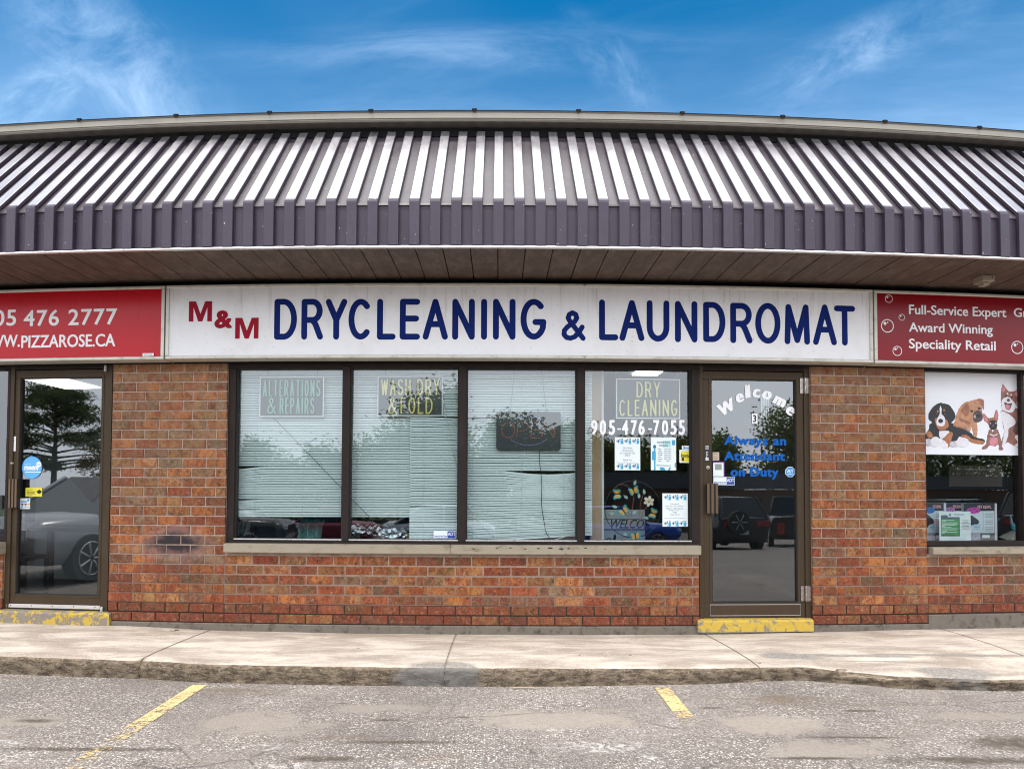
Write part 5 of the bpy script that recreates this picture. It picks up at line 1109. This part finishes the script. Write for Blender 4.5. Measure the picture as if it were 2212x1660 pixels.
# fourth window pane: post, board and garden ornament
wood = stained('pine_post', (.52, .36, .23), (.36, .20, .10), .6, 4, .7, 0, (3, 1, .35)); x0, x1, z0, z1 = rect(1275.5, 797, 1299.5, 988, .26)
m = MB(); m.box(x0, x1, .26, .34, .5, 2.7, wood); m.box(x1, x1 + .02, .255, .30, .5, 2.7, edge_w); tag(m.build('wooden_post'), 'pale pine post with white edge behind the fourth window pane', 'post')
x0, x1, z0, z1 = rect(1304, 1100, 1393, 1170, .36); m = MB(); m.box(x0, x1, .36, .375, z0 - .02, z1, plain('grey_board', (.40, .43, .44), .6, 0, .05), .4, .003); m.box(x0, x1, .357, .36, z0 + .105, z0 + .112, ink); tag(m.build('white_board'), 'pale grey board standing behind the butterfly welcome ornament', 'board')
x0, x1, z0, z1 = rect(1258, 988, 1303, 1100, .40); m = MB(); m.box(x0 - .1, x1, .40, .46, .5, z1, plain('dark_green_panel', (.02, .03, .03), .5), .4, .004); m.box(x0 - .1, x1, .395, .4, z1 - .02, z1 - .01, ink); tag(m.build('dark_cabinet'), 'dark cabinet panel under the pine post behind the window', 'cabinet')
def ornament():
    d = .17; Q = lambda cx, cy: FX(979 + cx * .2637, 760.3 + cy * .2637, d)
    c = Q(1472, 1285); t = thing('garden_ornament', 'round wire welcome ornament with painted butterflies, leaves and white flower', 'garden ornament', (c[0], d, c[1] - .25))
    wire = plain('dark_wire', (.05, .045, .05), .4, .6); cop = plain('copper_wire', (.40, .14, .07), .4, .6)
    m = MB(); R = .246; m.tube([(c[0] + R * math.cos(R_(a)), d, c[1] + R * math.sin(R_(a))) for a in range(0, 361, 10)], .0035, wire, 6, cap=False)
    for z in (1362, 1445): m.tube([(Q(1235, z)[0], d, Q(0, z)[1]), (Q(1660, z)[0], d, Q(0, z)[1])], .003, wire, 6)
    p = Q(1325, 1530); m.tube([(p[0], d + .05, p[1] - .03), (p[0], d, p[1] + .03)], .012, wire, 6); p2 = Q(1240, 1540); m.tube([(p2[0], d, p2[1]), (p[0] - .05, d, p[1] + .01), (p[0], d, p[1] - .02)], .006, wire, 6)
    m.build('ring', t)
    m = MB(); r = rect(979 + 1282 * .2637, 760.3 + 1368 * .2637, 979 + 1600 * .2637, 760.3 + 1442 * .2637, d - .004); m.text('WELCOME', r[0], r[1] + .07, r[2], r[3], d - .004, black, bold=.02, slant=.3); m.build('lettering', t)
    m = MB()
    for path in ([(1325, 1115), (1350, 1085), (1385, 1080), (1420, 1090), (1440, 1108)], [(1480, 1180), (1465, 1290), (1450, 1400), (1460, 1500)], [(1600, 1240), (1560, 1300), (1520, 1400), (1490, 1500)], [(1560, 1150), (1530, 1250), (1528, 1340)], [(1400, 1330), (1440, 1345), (1470, 1320)], [(1545, 1480), (1570, 1490), (1572, 1515), (1555, 1520)]):
        m.tube([(Q(*p)[0], d - .004, Q(*p)[1]) for p in path], .0022, cop, 5)
    m.build('stem', t)
    lfm = plain('mint_leaf', (.34, .50, .44), .5, 0, .4, 40); tl = plain('teal_wing', (.03, .32, .33), .45, 0, .4, 60); yw = plain('yellow_wing', (.70, .38, .05), .45, 0, .4, 60); bd = plain('butterfly_body', (.10, .05, .03), .6)
    for cx, cy, a in ((1487, 1068, 75), (1412, 1185, 140), (1520, 1175, 95), (1562, 1142, 100), (1322, 1265, 155), (1300, 1320, 10), (1485, 1308, 40), (1408, 1488, 155), (1580, 1355, 170)):
        p = Q(cx, cy); m = MB(); ca, sa = math.cos(R_(a)), math.sin(R_(a)); pts = [(-.026, 0, 0), (-.012, .011, .004), (.006, .012, .004), (.027, 0, 0), (.006, -.012, .004), (-.012, -.011, .004)]
        m.poly([(p[0] + u * ca - v * sa, d - .008 - w, p[1] + u * sa + v * ca) for u, v, w in pts], lfm); m.tube([(p[0] - .03 * ca, d - .010, p[1] - .03 * sa), (p[0] + .02 * ca, d - .0135, p[1] + .02 * sa)], .001, ink, 4); m.build('leaf', t)
    for cx, cy, a, s in ((1345, 1160, 95, 1.), (1478, 1140, 20, 1.), (1398, 1305, 40, 1.1), (1640, 1320, 70, .95), (1490, 1510, 10, 1.1)):
        p = Q(cx, cy); m = MB(); ca, sa = math.cos(R_(a)), math.sin(R_(a))
        for sg in (-1, 1):
            for mt, k, wing in ((tl, 0, [(0, .004), (.012, .034), (.034, .044), (.048, .034), (.040, .014), (.044, -.008), (.030, -.030), (.010, -.022)]), (yw, .003, [(.002, .003), (.012, .026), (.028, .030), (.034, .020), (.028, .006), (.030, -.008), (.020, -.020), (.008, -.014)])):
                pts = [(sg * u * s, v * s, .35 * u) for u, v in wing]
                m.poly([(p[0] + u * ca - v * sa, d - .012 - k - w, p[1] + u * sa + v * ca) for u, v, w in pts], mt)
        m.tube([(p[0] + .024 * sa, d - .018, p[1] - .024 * ca), (p[0] - .03 * sa, d - .018, p[1] + .03 * ca)], .0035, bd, 6); m.build('butterfly', t)
    p = Q(1600, 1220); m = MB(); pw = plain('cream_petal', (.72, .64, .54), .5, 0, .15, 30)
    for k in range(6):
        a = R_(20 + 60 * k); ca, sa = math.cos(a), math.sin(a); m.poly([(p[0] + u * ca - v * sa, d - .015 - w, p[1] + u * sa + v * ca) for u, v, w in ((.005, -.005, 0), (.025, -.014, .006), (.042, -.012, .004), (.049, 0, 0), (.042, .012, .004), (.025, .014, .006), (.005, .005, 0))], pw)
    m.tube([(p[0], d - .012, p[1]), (p[0], d - .024, p[1])], .011, yw, 12); m.build('flower', t)
ornament()
# clutter under the blinds
foil = G('crinkled_foil'); fn = foil.voro(26, 'F1', 0); foil.bump(foil.math('ADD', fn, foil.noise(18, 4)), 1., .02); foil.fin((.62, .66, .68), .22, .95); foil = foil.m
m = MB(); x0, x1, z0, z1 = rect(762, 1122, 872, 1170, .34); P = []
for i in range(15): u = i / 14; P.append((x0 + (x1 - x0) * u, .40 + .02 * math.sin(7 * u), z0 + .085 + .02 * math.sin(4 * u + 1)))
m.tube(P, .085, foil, 14); tag(m.build('foil_duct'), 'crinkled silver foil dryer duct lying on the window ledge', 'duct')
m = MB(); c = FX(850, 1113, .3); m.disc(c[0], c[1], .05, .022, .3, blk, 24); m.tube([(c[0] - .05, .3, c[1]), (c[0] + .05, .3, c[1])], .014, plain('gloss_black', (.02, .018, .016), .15), 10, cap=True); tag(m.build('black_dish'), 'small glossy black dish above the foil duct', 'dish')
def cloth_heap(label, px0, px1, py0, py1, y, c, seed):
    X0, X1, Z0, Z1 = rect(px0, py0, px1, py1, y); m = MB(); mt = plain('cloth_%d' % seed, c, .9, 0, .3, 25); rnd = random.Random(seed); from mathutils import noise as NZ; n, k = 22, 12
    for i in range(n + 1):
        for j in range(k + 1):
            u, v = i / n, j / k; fz = NZ.noise(Vector((u * 5 + seed, v * 4, 1))) * .05 + .035 * math.sin(u * 17 + seed + 2 * v)
            m.v.append((X0 + (X1 - X0) * u, y + .16 * v ** 2 + fz * (1 - .3 * v), Z0 - .02 + (Z1 - Z0 + .02) * v * (1 - .22 * abs(NZ.noise(Vector((u * 3, seed, 0)))))))
    for i in range(n):
        for j in range(k): e = i * (k + 1) + j; m.face((e, e + k + 1, e + k + 2, e + 1), mt, None, True)
    return tag(m.build('laundry_heap'), label, 'laundry')
cloth_heap('dark navy laundry heaped under the short blind', 545, 640, 1116, 1168, .42, (.015, .022, .035), 1)
cloth_heap('pale aqua patterned cloth hanging under the short blind', 640, 692, 1120, 1168, .36, (.12, .26, .25), 2)
cloth_heap('crumpled pale grey bag at the left end of window', 513, 536, 1116, 1150, .38, (.22, .25, .27), 3)
x0, x1, z0, z1 = rect(868, 1150, 888, 1168, .3); m = MB(); m.box(x0, x1 + .3, .34, .6, z0 - .02, z1, plain('cardboard', (.33, .25, .16), .85), .4, .004); m.box(x0, x1 + .3, .338, .34, z1 - .03, z1 - .022, plain('tape', (.45, .36, .22), .4)); tag(m.build('cardboard_box'), 'brown cardboard box beside the foil duct on window ledge', 'box')
x0, x1, z0, z1 = rect(1116, 1153, 1143, 1168, .22); m = MB(); m.box(x0, x1, .22, .26, z0 - .01, z1, plain('outlet_grey', (.34, .40, .42), .5), .4, .004)
for i in range(3): m.disc(x0 + (x1 - x0) * (.2 + .3 * i), (z0 + z1) / 2, .012, .012, .2194, ink, 12)
tag(m.build('power_strip'), 'grey power strip lying under the crooked blind', 'power strip')
# inside the pizza shop
m = MB(); tb = plain('black_table', (.02, .02, .022), .35); Y = 1.5
m2 = thing('dining_table', 'black dining table inside the pizza shop doorway', 'table', (-4.55, 1.6, 0))
m = MB(); m.box(-5.3, -3.9, 1.3, 2.0, .70, .74, tb, .4, .006); m.build('tabletop', m2)
for x in (-5.2, -4.0):
    for y in (1.36, 1.94): m = MB(); m.box(x - .03, x + .03, y - .03, y + .03, .02, .70, tb); m.build('leg', m2)
ch = thing('dining_chair', 'black dining chair tucked at the pizza shop table', 'chair', (-4.95, 1.05, 0))
m = MB(); m.box(-5.15, -4.75, .85, 1.25, .43, .47, tb, .4, .008); m.build('seat', ch); m = MB(); m.box(-5.15, -4.75, .83, .86, .60, .95, tb, .4, .008); m.box(-5.12, -5.08, .832, .858, .47, .6, tb); m.box(-4.82, -4.78, .832, .858, .47, .6, tb); m.build('backrest', ch)
for x in (-5.13, -4.77):
    for y in (.87, 1.23): m = MB(); m.box(x - .018, x + .018, y - .018, y + .018, .02, .43, tb); m.build('leg', ch)
pic = plain('picture_print', (.12, .07, .05), .5, 0, .9, 14)
for cx, cz in ((-5.1, 1.35), (-4.35, 1.35)):
    m = MB(); s = .36; i = m.add([(cx - s, 2.6, cz), (cx, 2.6, cz - s), (cx + s, 2.6, cz), (cx, 2.6, cz + s), (cx - s, 2.63, cz), (cx, 2.63, cz - s), (cx + s, 2.63, cz), (cx, 2.63, cz + s)])
    m.face((i, i + 1, i + 2, i + 3), pic)
    for k in range(4): j = (k + 1) % 4; m.face((i + k, i + j, i + 4 + j, i + 4 + k), tb)
    tag(m.build('wall_picture'), 'dark diamond picture on the pizza shop partition, %s one' % ('left' if cx < -5 else 'right'), 'picture')
m = MB(); m.box(-5.9, -3.6, 2.64, 2.7, .02, 1.75, plain('partition_grey', (.20, .21, .21), .8)); tag(m.build('partition'), 'low grey partition inside the pizza shop', 'partition')
# ================================================================== BEHIND THE CAMERA: what the glass reflects
def gz(y): return -.12 - (min(34, max(0, -5 - y)) * .055)
tyre_m, rim_m = plain('tyre_rubber', (.02, .02, .02), .8), plain('alloy_rim', (.45, .46, .48), .3, .8); cg = plain('car_glass', (.015, .02, .024), .05, 0, .02); tail_m = plain('tail_lamp_red', (.35, .01, .015), .15); head_m = plain('head_lamp', (.6, .62, .64), .1); plate_m = plain('plate_white', (.6, .62, .66), .5)
def car(label, cat, name, x, y, rot, c, L=4.6, W=1.82, H=1.48, belt=.92, kind='sedan', group=None):
    z = gz(y); t = thing(name, label, cat, (x, y, z), None, bow=False); t.rotation_euler = (0, 0, R_(rot)); WL[t.name] = (0, 0, 0)
    g = 'car_paint_%s' % '_'.join('%d' % (v * 100) for v in c); pm = plain(g, c, .22, .1, .04); h = L / 2
    if kind == 'sedan': st = [(-h, .50, .72, .80), (-h + .25, .28, .86, .95), (-h * .45, .24, belt, 1), (h * .5, .24, belt + .02, 1), (h - .2, .28, belt - .02, .95), (h, .5, .80, .82)]; cab = [(-h * .50, 0), (-h * .12, 1), (h * .42, 1), (h * .80, 0)]
    elif kind == 'suv': st = [(-h, .55, .85, .82), (-h + .2, .32, 1.0, .96), (-h * .5, .28, belt + .02, 1), (h * .6, .28, belt + .05, 1), (h - .12, .32, belt + .03, .97), (h, .5, belt - .05, .9)]; cab = [(-h * .48, 0), (-h * .15, 1), (h * .80, .96), (h * .97, 0)]
    else: st = [(-h, .6, 1.0, .88), (-h + .15, .4, 1.12, .97), (-h * .45, .36, belt + .1, 1), (h * .1, .36, belt + .12, 1), (h - .1, .4, belt + .1, .98), (h, .55, belt + .08, .95)]; cab = [(-h * .42, 0), (-h * .18, 1), (h * .16, 1), (h * .24, 0)]
    m = MB(); w = W / 2; rows = []
    for yy, zb, zt, k in st:
        q = w * k; r = [(-q * .86, yy, zb), (-q, yy, zb + .16), (-q, yy, (zb + zt) / 2 + .05), (-q * .94, yy, zt - .06), (-q * .80, yy, zt), (0, yy, zt + .03), (q * .80, yy, zt), (q * .94, yy, zt - .06), (q, yy, (zb + zt) / 2 + .05), (q, yy, zb + .16), (q * .86, yy, zb)]; rows.append(m.add(r))
    n = 11
    for a, b in zip(rows, rows[1:]):
        for k in range(n): j = (k + 1) % n; m.face((a + k, a + j, b + j, b + k), pm, None, True)
    m.face([rows[0] + k for k in range(n)], pm); m.face([rows[-1] + k for k in range(n)], pm); m.build('body', t, bow=False)
    m = MB(); rr = []
    for yy, f in cab:
        zt = belt - .02 + (H - belt) * f; q = w * (.90 - .22 * f); q0 = w * .92; rr.append(m.add([(-q0, yy, belt - .03), (-q, yy, zt - .03 * f), (-q * .85, yy, zt), (q * .85, yy, zt), (q, yy, zt - .03 * f), (q0, yy, belt - .03)]))
    for i, (a, b) in enumerate(zip(rr, rr[1:])):
        for k in range(5):
            m.face((a + k, a + k + 1, b + k + 1, b + k), pm if (k in (1, 2, 3) and i == 1) else cg)
    for k in (0, 4):                             # pillars
        for (ya, fa), (yb, fb) in zip(cab, cab[1:]):
            pass
    m.build('cabin', t, bow=False)
    m = MB(); s = w * .99
    for sg in (-1, 1):
        for yy in (cab[1][0] + .02, (cab[1][0] + cab[2][0]) / 2, cab[2][0]):
            m.tube([(sg * w * .915, yy, belt - .02), (sg * w * .70, yy, H - .05)], .03, pm, 6)
        for (ya, fa), (yb, fb) in ((cab[0], cab[1]), (cab[2], cab[3])):
            m.tube([(sg * w * (.91 - .20 * fa), ya, belt - .02 + (H - belt) * fa - .02), (sg * w * (.91 - .20 * fb), yb, belt - .02 + (H - belt) * fb - .02)], .035, pm, 6)
    m.build('pillar', t, bow=False)
    r = .33 if kind == 'sedan' else .37
    for sx in (-1, 1):
        for yy in (-h * .62, h * .60):
            m = MB(); X = sx * (w - .09)
            m.tube([(X - .09, yy, r), (X + .09, yy, r)], r, tyre_m, 26, cap=False, smooth=False); tw = m.build('wheel', t, bow=False)
            m = MB(); o = X + sx * .091
            for k in range(7):
                a = 2 * math.pi * k / 7; m.tube([(o, yy + .05 * math.cos(a), r + .05 * math.sin(a)), (o, yy + r * .66 * math.cos(a), r + r * .66 * math.sin(a))], .022, rim_m, 5)
            m.tube([(o, yy + r * .68 * math.cos(a / 6), r + r * .68 * math.sin(a / 6)) for a in range(0, 39)], .014, rim_m, 5, cap=False); m.build('rim', tw, bow=False)
    for sg in (-1, 1):
        m = MB(); zt = belt - .16; m.box(sg * w * .62 - .12, sg * w * .62 + .16 * (sg > 0) + .12, h - .03, h + .012, zt - .12 - (.25 if kind == 'pickup' else 0), zt + .06, tail_m, 1, .01); m.build('tail_light', t, bow=False)
        m = MB(); m.box(sg * w * .62 - .16, sg * w * .62 + .16, -h - .008, -h + .05, .62 if kind == 'sedan' else .74, .76 if kind == 'sedan' else .9, head_m, 1, .01); m.build('headlight', t, bow=False)
    m = MB(); m.box(-.16, .16, h + .004, h + .016, .60, .72, plate_m); m.build('number_plate', t, bow=False)
    return t
BACK = 180      # parked nose away from the shops
car('silver sedan parked nose in before the pizza shop', 'car', 'parked_car', -7.2, -4.2, 180, (.30, .31, .34))
car('dark red sedan parked across the lot from the alterations window', 'car', 'parked_car', -7.6, -20, 80, (.20, .012, .03))
car('black sedan parked across the lot from the alterations window, nearest of the row', 'car', 'parked_car', -9.6, -13.5, 84, (.012, .013, .016))
car('bright silver sedan parked across the lot beside the red one', 'car', 'parked_car', -2.2, -17.2, 86, (.50, .52, .55))
car('blue hatchback parked across the lot facing away', 'car', 'parked_car', 5.1, -18.5, 92, (.01, .07, .40))
t = car('black pickup truck parked across the lot from the laundromat door', 'truck', 'pickup_truck', 14.4, -21.0, 25, (.012, .012, .014), 5.4, 1.95, 1.95, 1.12, 'pickup')
t = car('black off-road vehicle parked beside the pickup with its spare wheel showing', 'off-road car', 'off_road_car', 10.2, -18.6, 0, (.012, .012, .013), 4.2, 1.85, 1.85, 1.15, 'suv')
m = MB(); m.tube([(-.25, -2.1 + 4.2, 1.0), (-.25, 2.3, 1.0)], .37, tyre_m, 24, cap=False); sw = m.build('spare_wheel', t, bow=False)
m = MB()
for k in range(6): a = math.pi / 3 * k; m.tube([(-.25 + .06 * math.cos(a), 2.31, 1 + .06 * math.sin(a)), (-.25 + .26 * math.cos(a), 2.31, 1 + .26 * math.sin(a))], .02, rim_m, 5)
m.build('rim', sw, bow=False)
car('charcoal crossover parked sideways across from the grooming window', 'car', 'parked_car', 22.6, -17.5, 78, (.05, .055, .065), 4.6, 1.85, 1.68, 1.0, 'suv')
car('dark blue crossover parked nearest across from the grooming window', 'car', 'parked_car', 21.2, -12.8, 60, (.035, .04, .055), 4.6, 1.85, 1.72, 1.0, 'suv')
# far plaza
pb = stained('plaza_brick', (.24, .15, .11), (.14, .09, .07), .5, 1.5, .9); pr = stained('plaza_roof', (.10, .10, .105), (.06, .06, .06), .5, 1., .8)
pl = thing('plaza_building', 'long low plaza building with grey roof edge across the car park', 'building', (42, -46, gz(-46)), bow=False); zg = gz(-46)
m = MB(); m.box(5, 110, -60, -46.2, zg, zg + 3.2, pb); m.build('wall', pl, bow=False); m = MB(); m.box(4.5, 110.5, -60.5, -45.2, zg + 3.25, zg + 4.4, pr); m.build('roof', pl, bow=False)
for i in range(14):
    m = MB(); x = 7 + i * 7.2; m.box(x, x + 4.6, -46.25, -46.15, zg + .5, zg + 2.6, cg); m.build('shop_window', pl, bow=False)
    m = MB(); m.box(x, x + 4.8, -46.35, -46.21, zg + 2.7, zg + 3.2, (plain('sign_dull_%d' % (i % 3), ((.03, .035, .06), (.18, .02, .03), (.20, .21, .19))[i % 3], .5))); m.build('sign_band', pl, bow=False)
lw = G('lawn_green'); lw.fin(lw.mix(lw.noise(3, 6), (.035, .065, .018), (.085, .13, .035)), .95); m = MB()
m.box(-160, 3, -75, -40, gz(-46) - .2, gz(-46) + .10, lw.m, 8); tag(m.build('lawn', bow=False), kind='structure')
# trees
bark = stained('tree_bark', (.10, .075, .055), (.04, .03, .025), .7, 5, .95)
def leaf_mat(key, a, b):
    g = G(key); oi = g.n.new('ShaderNodeObjectInfo'); n = g.noise(1.2, 3); n2 = g.noise(9, 2)
    col = g.mix(g.ramp(g.math('ADD', g.math('MULTIPLY', n, .6), g.math('MULTIPLY', n2, .4)), .35, .65), a, b); 
    g.fin(col, .75, spec=.2); tl = g.n.new('ShaderNodeBsdfTranslucent'); g.put(g.mix(.5, col, (.16, .22, .04)), tl.inputs[0]); mx = g.n.new('ShaderNodeMixShader'); mx.inputs[0].default_value = .45
    g.l.new(g.b.outputs[0], mx.inputs[1]); g.l.new(tl.outputs[0], mx.inputs[2]); g.l.new(mx.outputs[0], g.n['Material Output'].inputs[0]); return g.m
lf_g = leaf_mat('leaf_green', (.075, .115, .030), (.13, .18, .055)); lf_o = leaf_mat('leaf_olive', (.09, .11, .030), (.16, .18, .055)); lf_p = leaf_mat('pine_needle', (.022, .036, .018), (.05, .07, .03))
def tree(name, label, x, y, H, R, seed, lm, kind='broad', n=60, leaf=.30):
    rnd = random.Random(seed); z = gz(y); t = thing(name, label, 'tree', (x, y, z), 'trees across the car park', bow=False); WL[t.name] = (0, 0, 0)
    m = MB(); base = .35 if kind == 'broad' else .25
    tr = [(0, 0, 0), (rnd.uniform(-.1, .1), 0, H * .25), (rnd.uniform(-.25, .25), rnd.uniform(-.2, .2), H * .55), (rnd.uniform(-.3, .3), 0, H * .93)]
    m.tube(tr, H * .028, bark, 9, H * .005)
    cl = []
    if kind == 'broad':
        for k in range(n):
            a, e, q = rnd.uniform(0, 6.28), math.asin(rnd.uniform(-.8, 1)), rnd.uniform(.35, 1) ** .6
            rr = R * (1 + .22 * math.sin(3 * a + seed)) * q
            cl.append((rr * math.cos(e) * math.cos(a), rr * math.cos(e) * math.sin(a), H * .50 + H * .48 * q * math.sin(e), rnd.uniform(.6, 1.15) * R * .34, 1.))
    else:
        for k in range(n):
            f = rnd.uniform(.22, 1); a = rnd.uniform(0, 6.28); rr = R * (1.05 - f ** 2.2 * .75) * rnd.uniform(.25, 1)
            cl.append((rr * math.cos(a), rr * math.sin(a), H * (.22 + .76 * f) + .08 * rr, rnd.uniform(.5, .9) * R * .26, .42))
    for cx, cy, cz, r, fl in cl[::3 if kind == 'broad' else 2]:
        zz0 = cz * (.62 if kind == 'broad' else .93); m.tube([(0, 0, zz0), (cx * .5, cy * .5, (zz0 + cz) / 2 + .1), (cx, cy, cz)], H * .009, bark, 5, H * .002)
    m.build('trunk', t, bow=False)
    m = MB(); m.mat(lm)
    for cx, cy, cz, r, fl in cl:
        for k in range(230 if kind == 'broad' else 200):
            v = Vector((rnd.gauss(0, 1), rnd.gauss(0, 1), rnd.gauss(0, 1) * fl)); v = v * (r * .55)
            p = Vector((cx, cy, cz)) + v; a = Vector((rnd.gauss(0, 1), rnd.gauss(0, 1), rnd.gauss(0, .7))).normalized(); b = a.cross(Vector((rnd.gauss(0, 1), rnd.gauss(0, 1), 1))).normalized()
            s = leaf * rnd.uniform(.6, 1.25) * .9; w = s * (.62 if kind == 'broad' else .22)
            i = m.add([tuple(p - a * s * .5), tuple(p + b * w * .5), tuple(p + a * s * .5), tuple(p - b * w * .5)]); m.face((i, i + 1, i + 2, i + 3), lm)
    m.build('crown', t, bow=False); return t
tree('pine_tree', 'tall dark pine standing on the lawn beyond the silver sedan', -45, -42, 11.2, 4.6, 3, lf_p, 'pine', 74, .5)
tree('pine_tree', 'shorter ragged pine right of the tall pine on the lawn', -37.2, -42, 8.2, 3.0, 4, lf_p, 'pine', 50, .45)
tree('broadleaf_tree', 'tallest green broadleaf tree across the lot, opposite the second pane', -5.4, -45, 10.0, 4.6, 5, lf_g, n=110, leaf=.38)
tree('broadleaf_tree', 'olive broadleaf tree just right of the tallest tree', 1.6, -46, 8.2, 3.2, 6, lf_o, n=80, leaf=.38)
tree('broadleaf_tree', 'small tree opposite the OPEN sign', 6.0, -44, 7.6, 2.4, 7, lf_g, n=70, leaf=.38)
for k, (x, y, H, R, lab) in enumerate(((-30, -62, 7.4, 4.2, 'low broad tree at the left end of the far tree row'), (-23, -62, 7.0, 4.0, 'rounded olive tree second from left in far row'), (-16, -62, 7.8, 4.2, 'bushy green tree behind the tallest tree, left side'), (-11.5, -60, 8.2, 3.6, 'green tree close behind the tallest tree'), (8.5, -60, 7.6, 3.4, 'green tree in far row behind the small tree'), (13.5, -61, 8.2, 3.2, 'narrow tree in far row left of the plaza'), (18, -63, 7.6, 3.0, 'green tree rising behind the left end of plaza roof'), (22.5, -64, 8.4, 3.2, 'olive tree rising behind the plaza roof'), (30, -64, 8.6, 3.4, 'low tree behind the plaza roof, left of the large one'), (40, -64, 12.2, 5.0, 'large dark tree towering behind the plaza roof'), (49, -66, 9.5, 4.4, 'green tree behind the plaza right half'), (56, -64, 11.5, 5.5, 'broad tree behind the plaza, right of the green one'), (67, -62, 12.5, 5.5, 'tall full tree behind the right end of plaza'), (79, -60, 13, 6, 'last tree on the right behind plaza'))):
    tree('broadleaf_tree', lab, x, y, H, R, 20 + k, (lf_g, lf_o)[k % 2], n=56, leaf=.44)

# small litter in front of the shops
m = MB(); bl = plain('dry_leaf', (.10, .065, .03), .8); x, y = -2.62, -.30; z = .012
i = m.add([(x - .03, y, z), (x, y - .018, z + .012), (x + .032, y + .004, z + .004), (x + .004, y + .02, z + .014)]); m.face((i, i + 1, i + 2, i + 3), bl); m.tube([(x - .03, y, z), (x - .05, y + .006, z + .003)], .002, bl, 5)
tag(m.build('dry_leaf', bow=True), 'small curled brown leaf lying on the sidewalk left of the window', 'leaf')
m = MB(); tw = plain('twig_bark', (.30, .24, .17), .9); k = kerb_y(.19) - .05; zr = road_z(.19, k) + .006
m.tube([(.10, k, zr), (.20, k - .01, zr + .008), (.30, k + .012, zr + .003)], .006, tw, 6, .003); m.tube([(.20, k - .01, zr + .008), (.27, k - .035, zr + .004)], .004, tw, 5, .002)
tag(m.build('twig', bow=False), 'pale forked twig lying against the kerb below the window', 'twig')
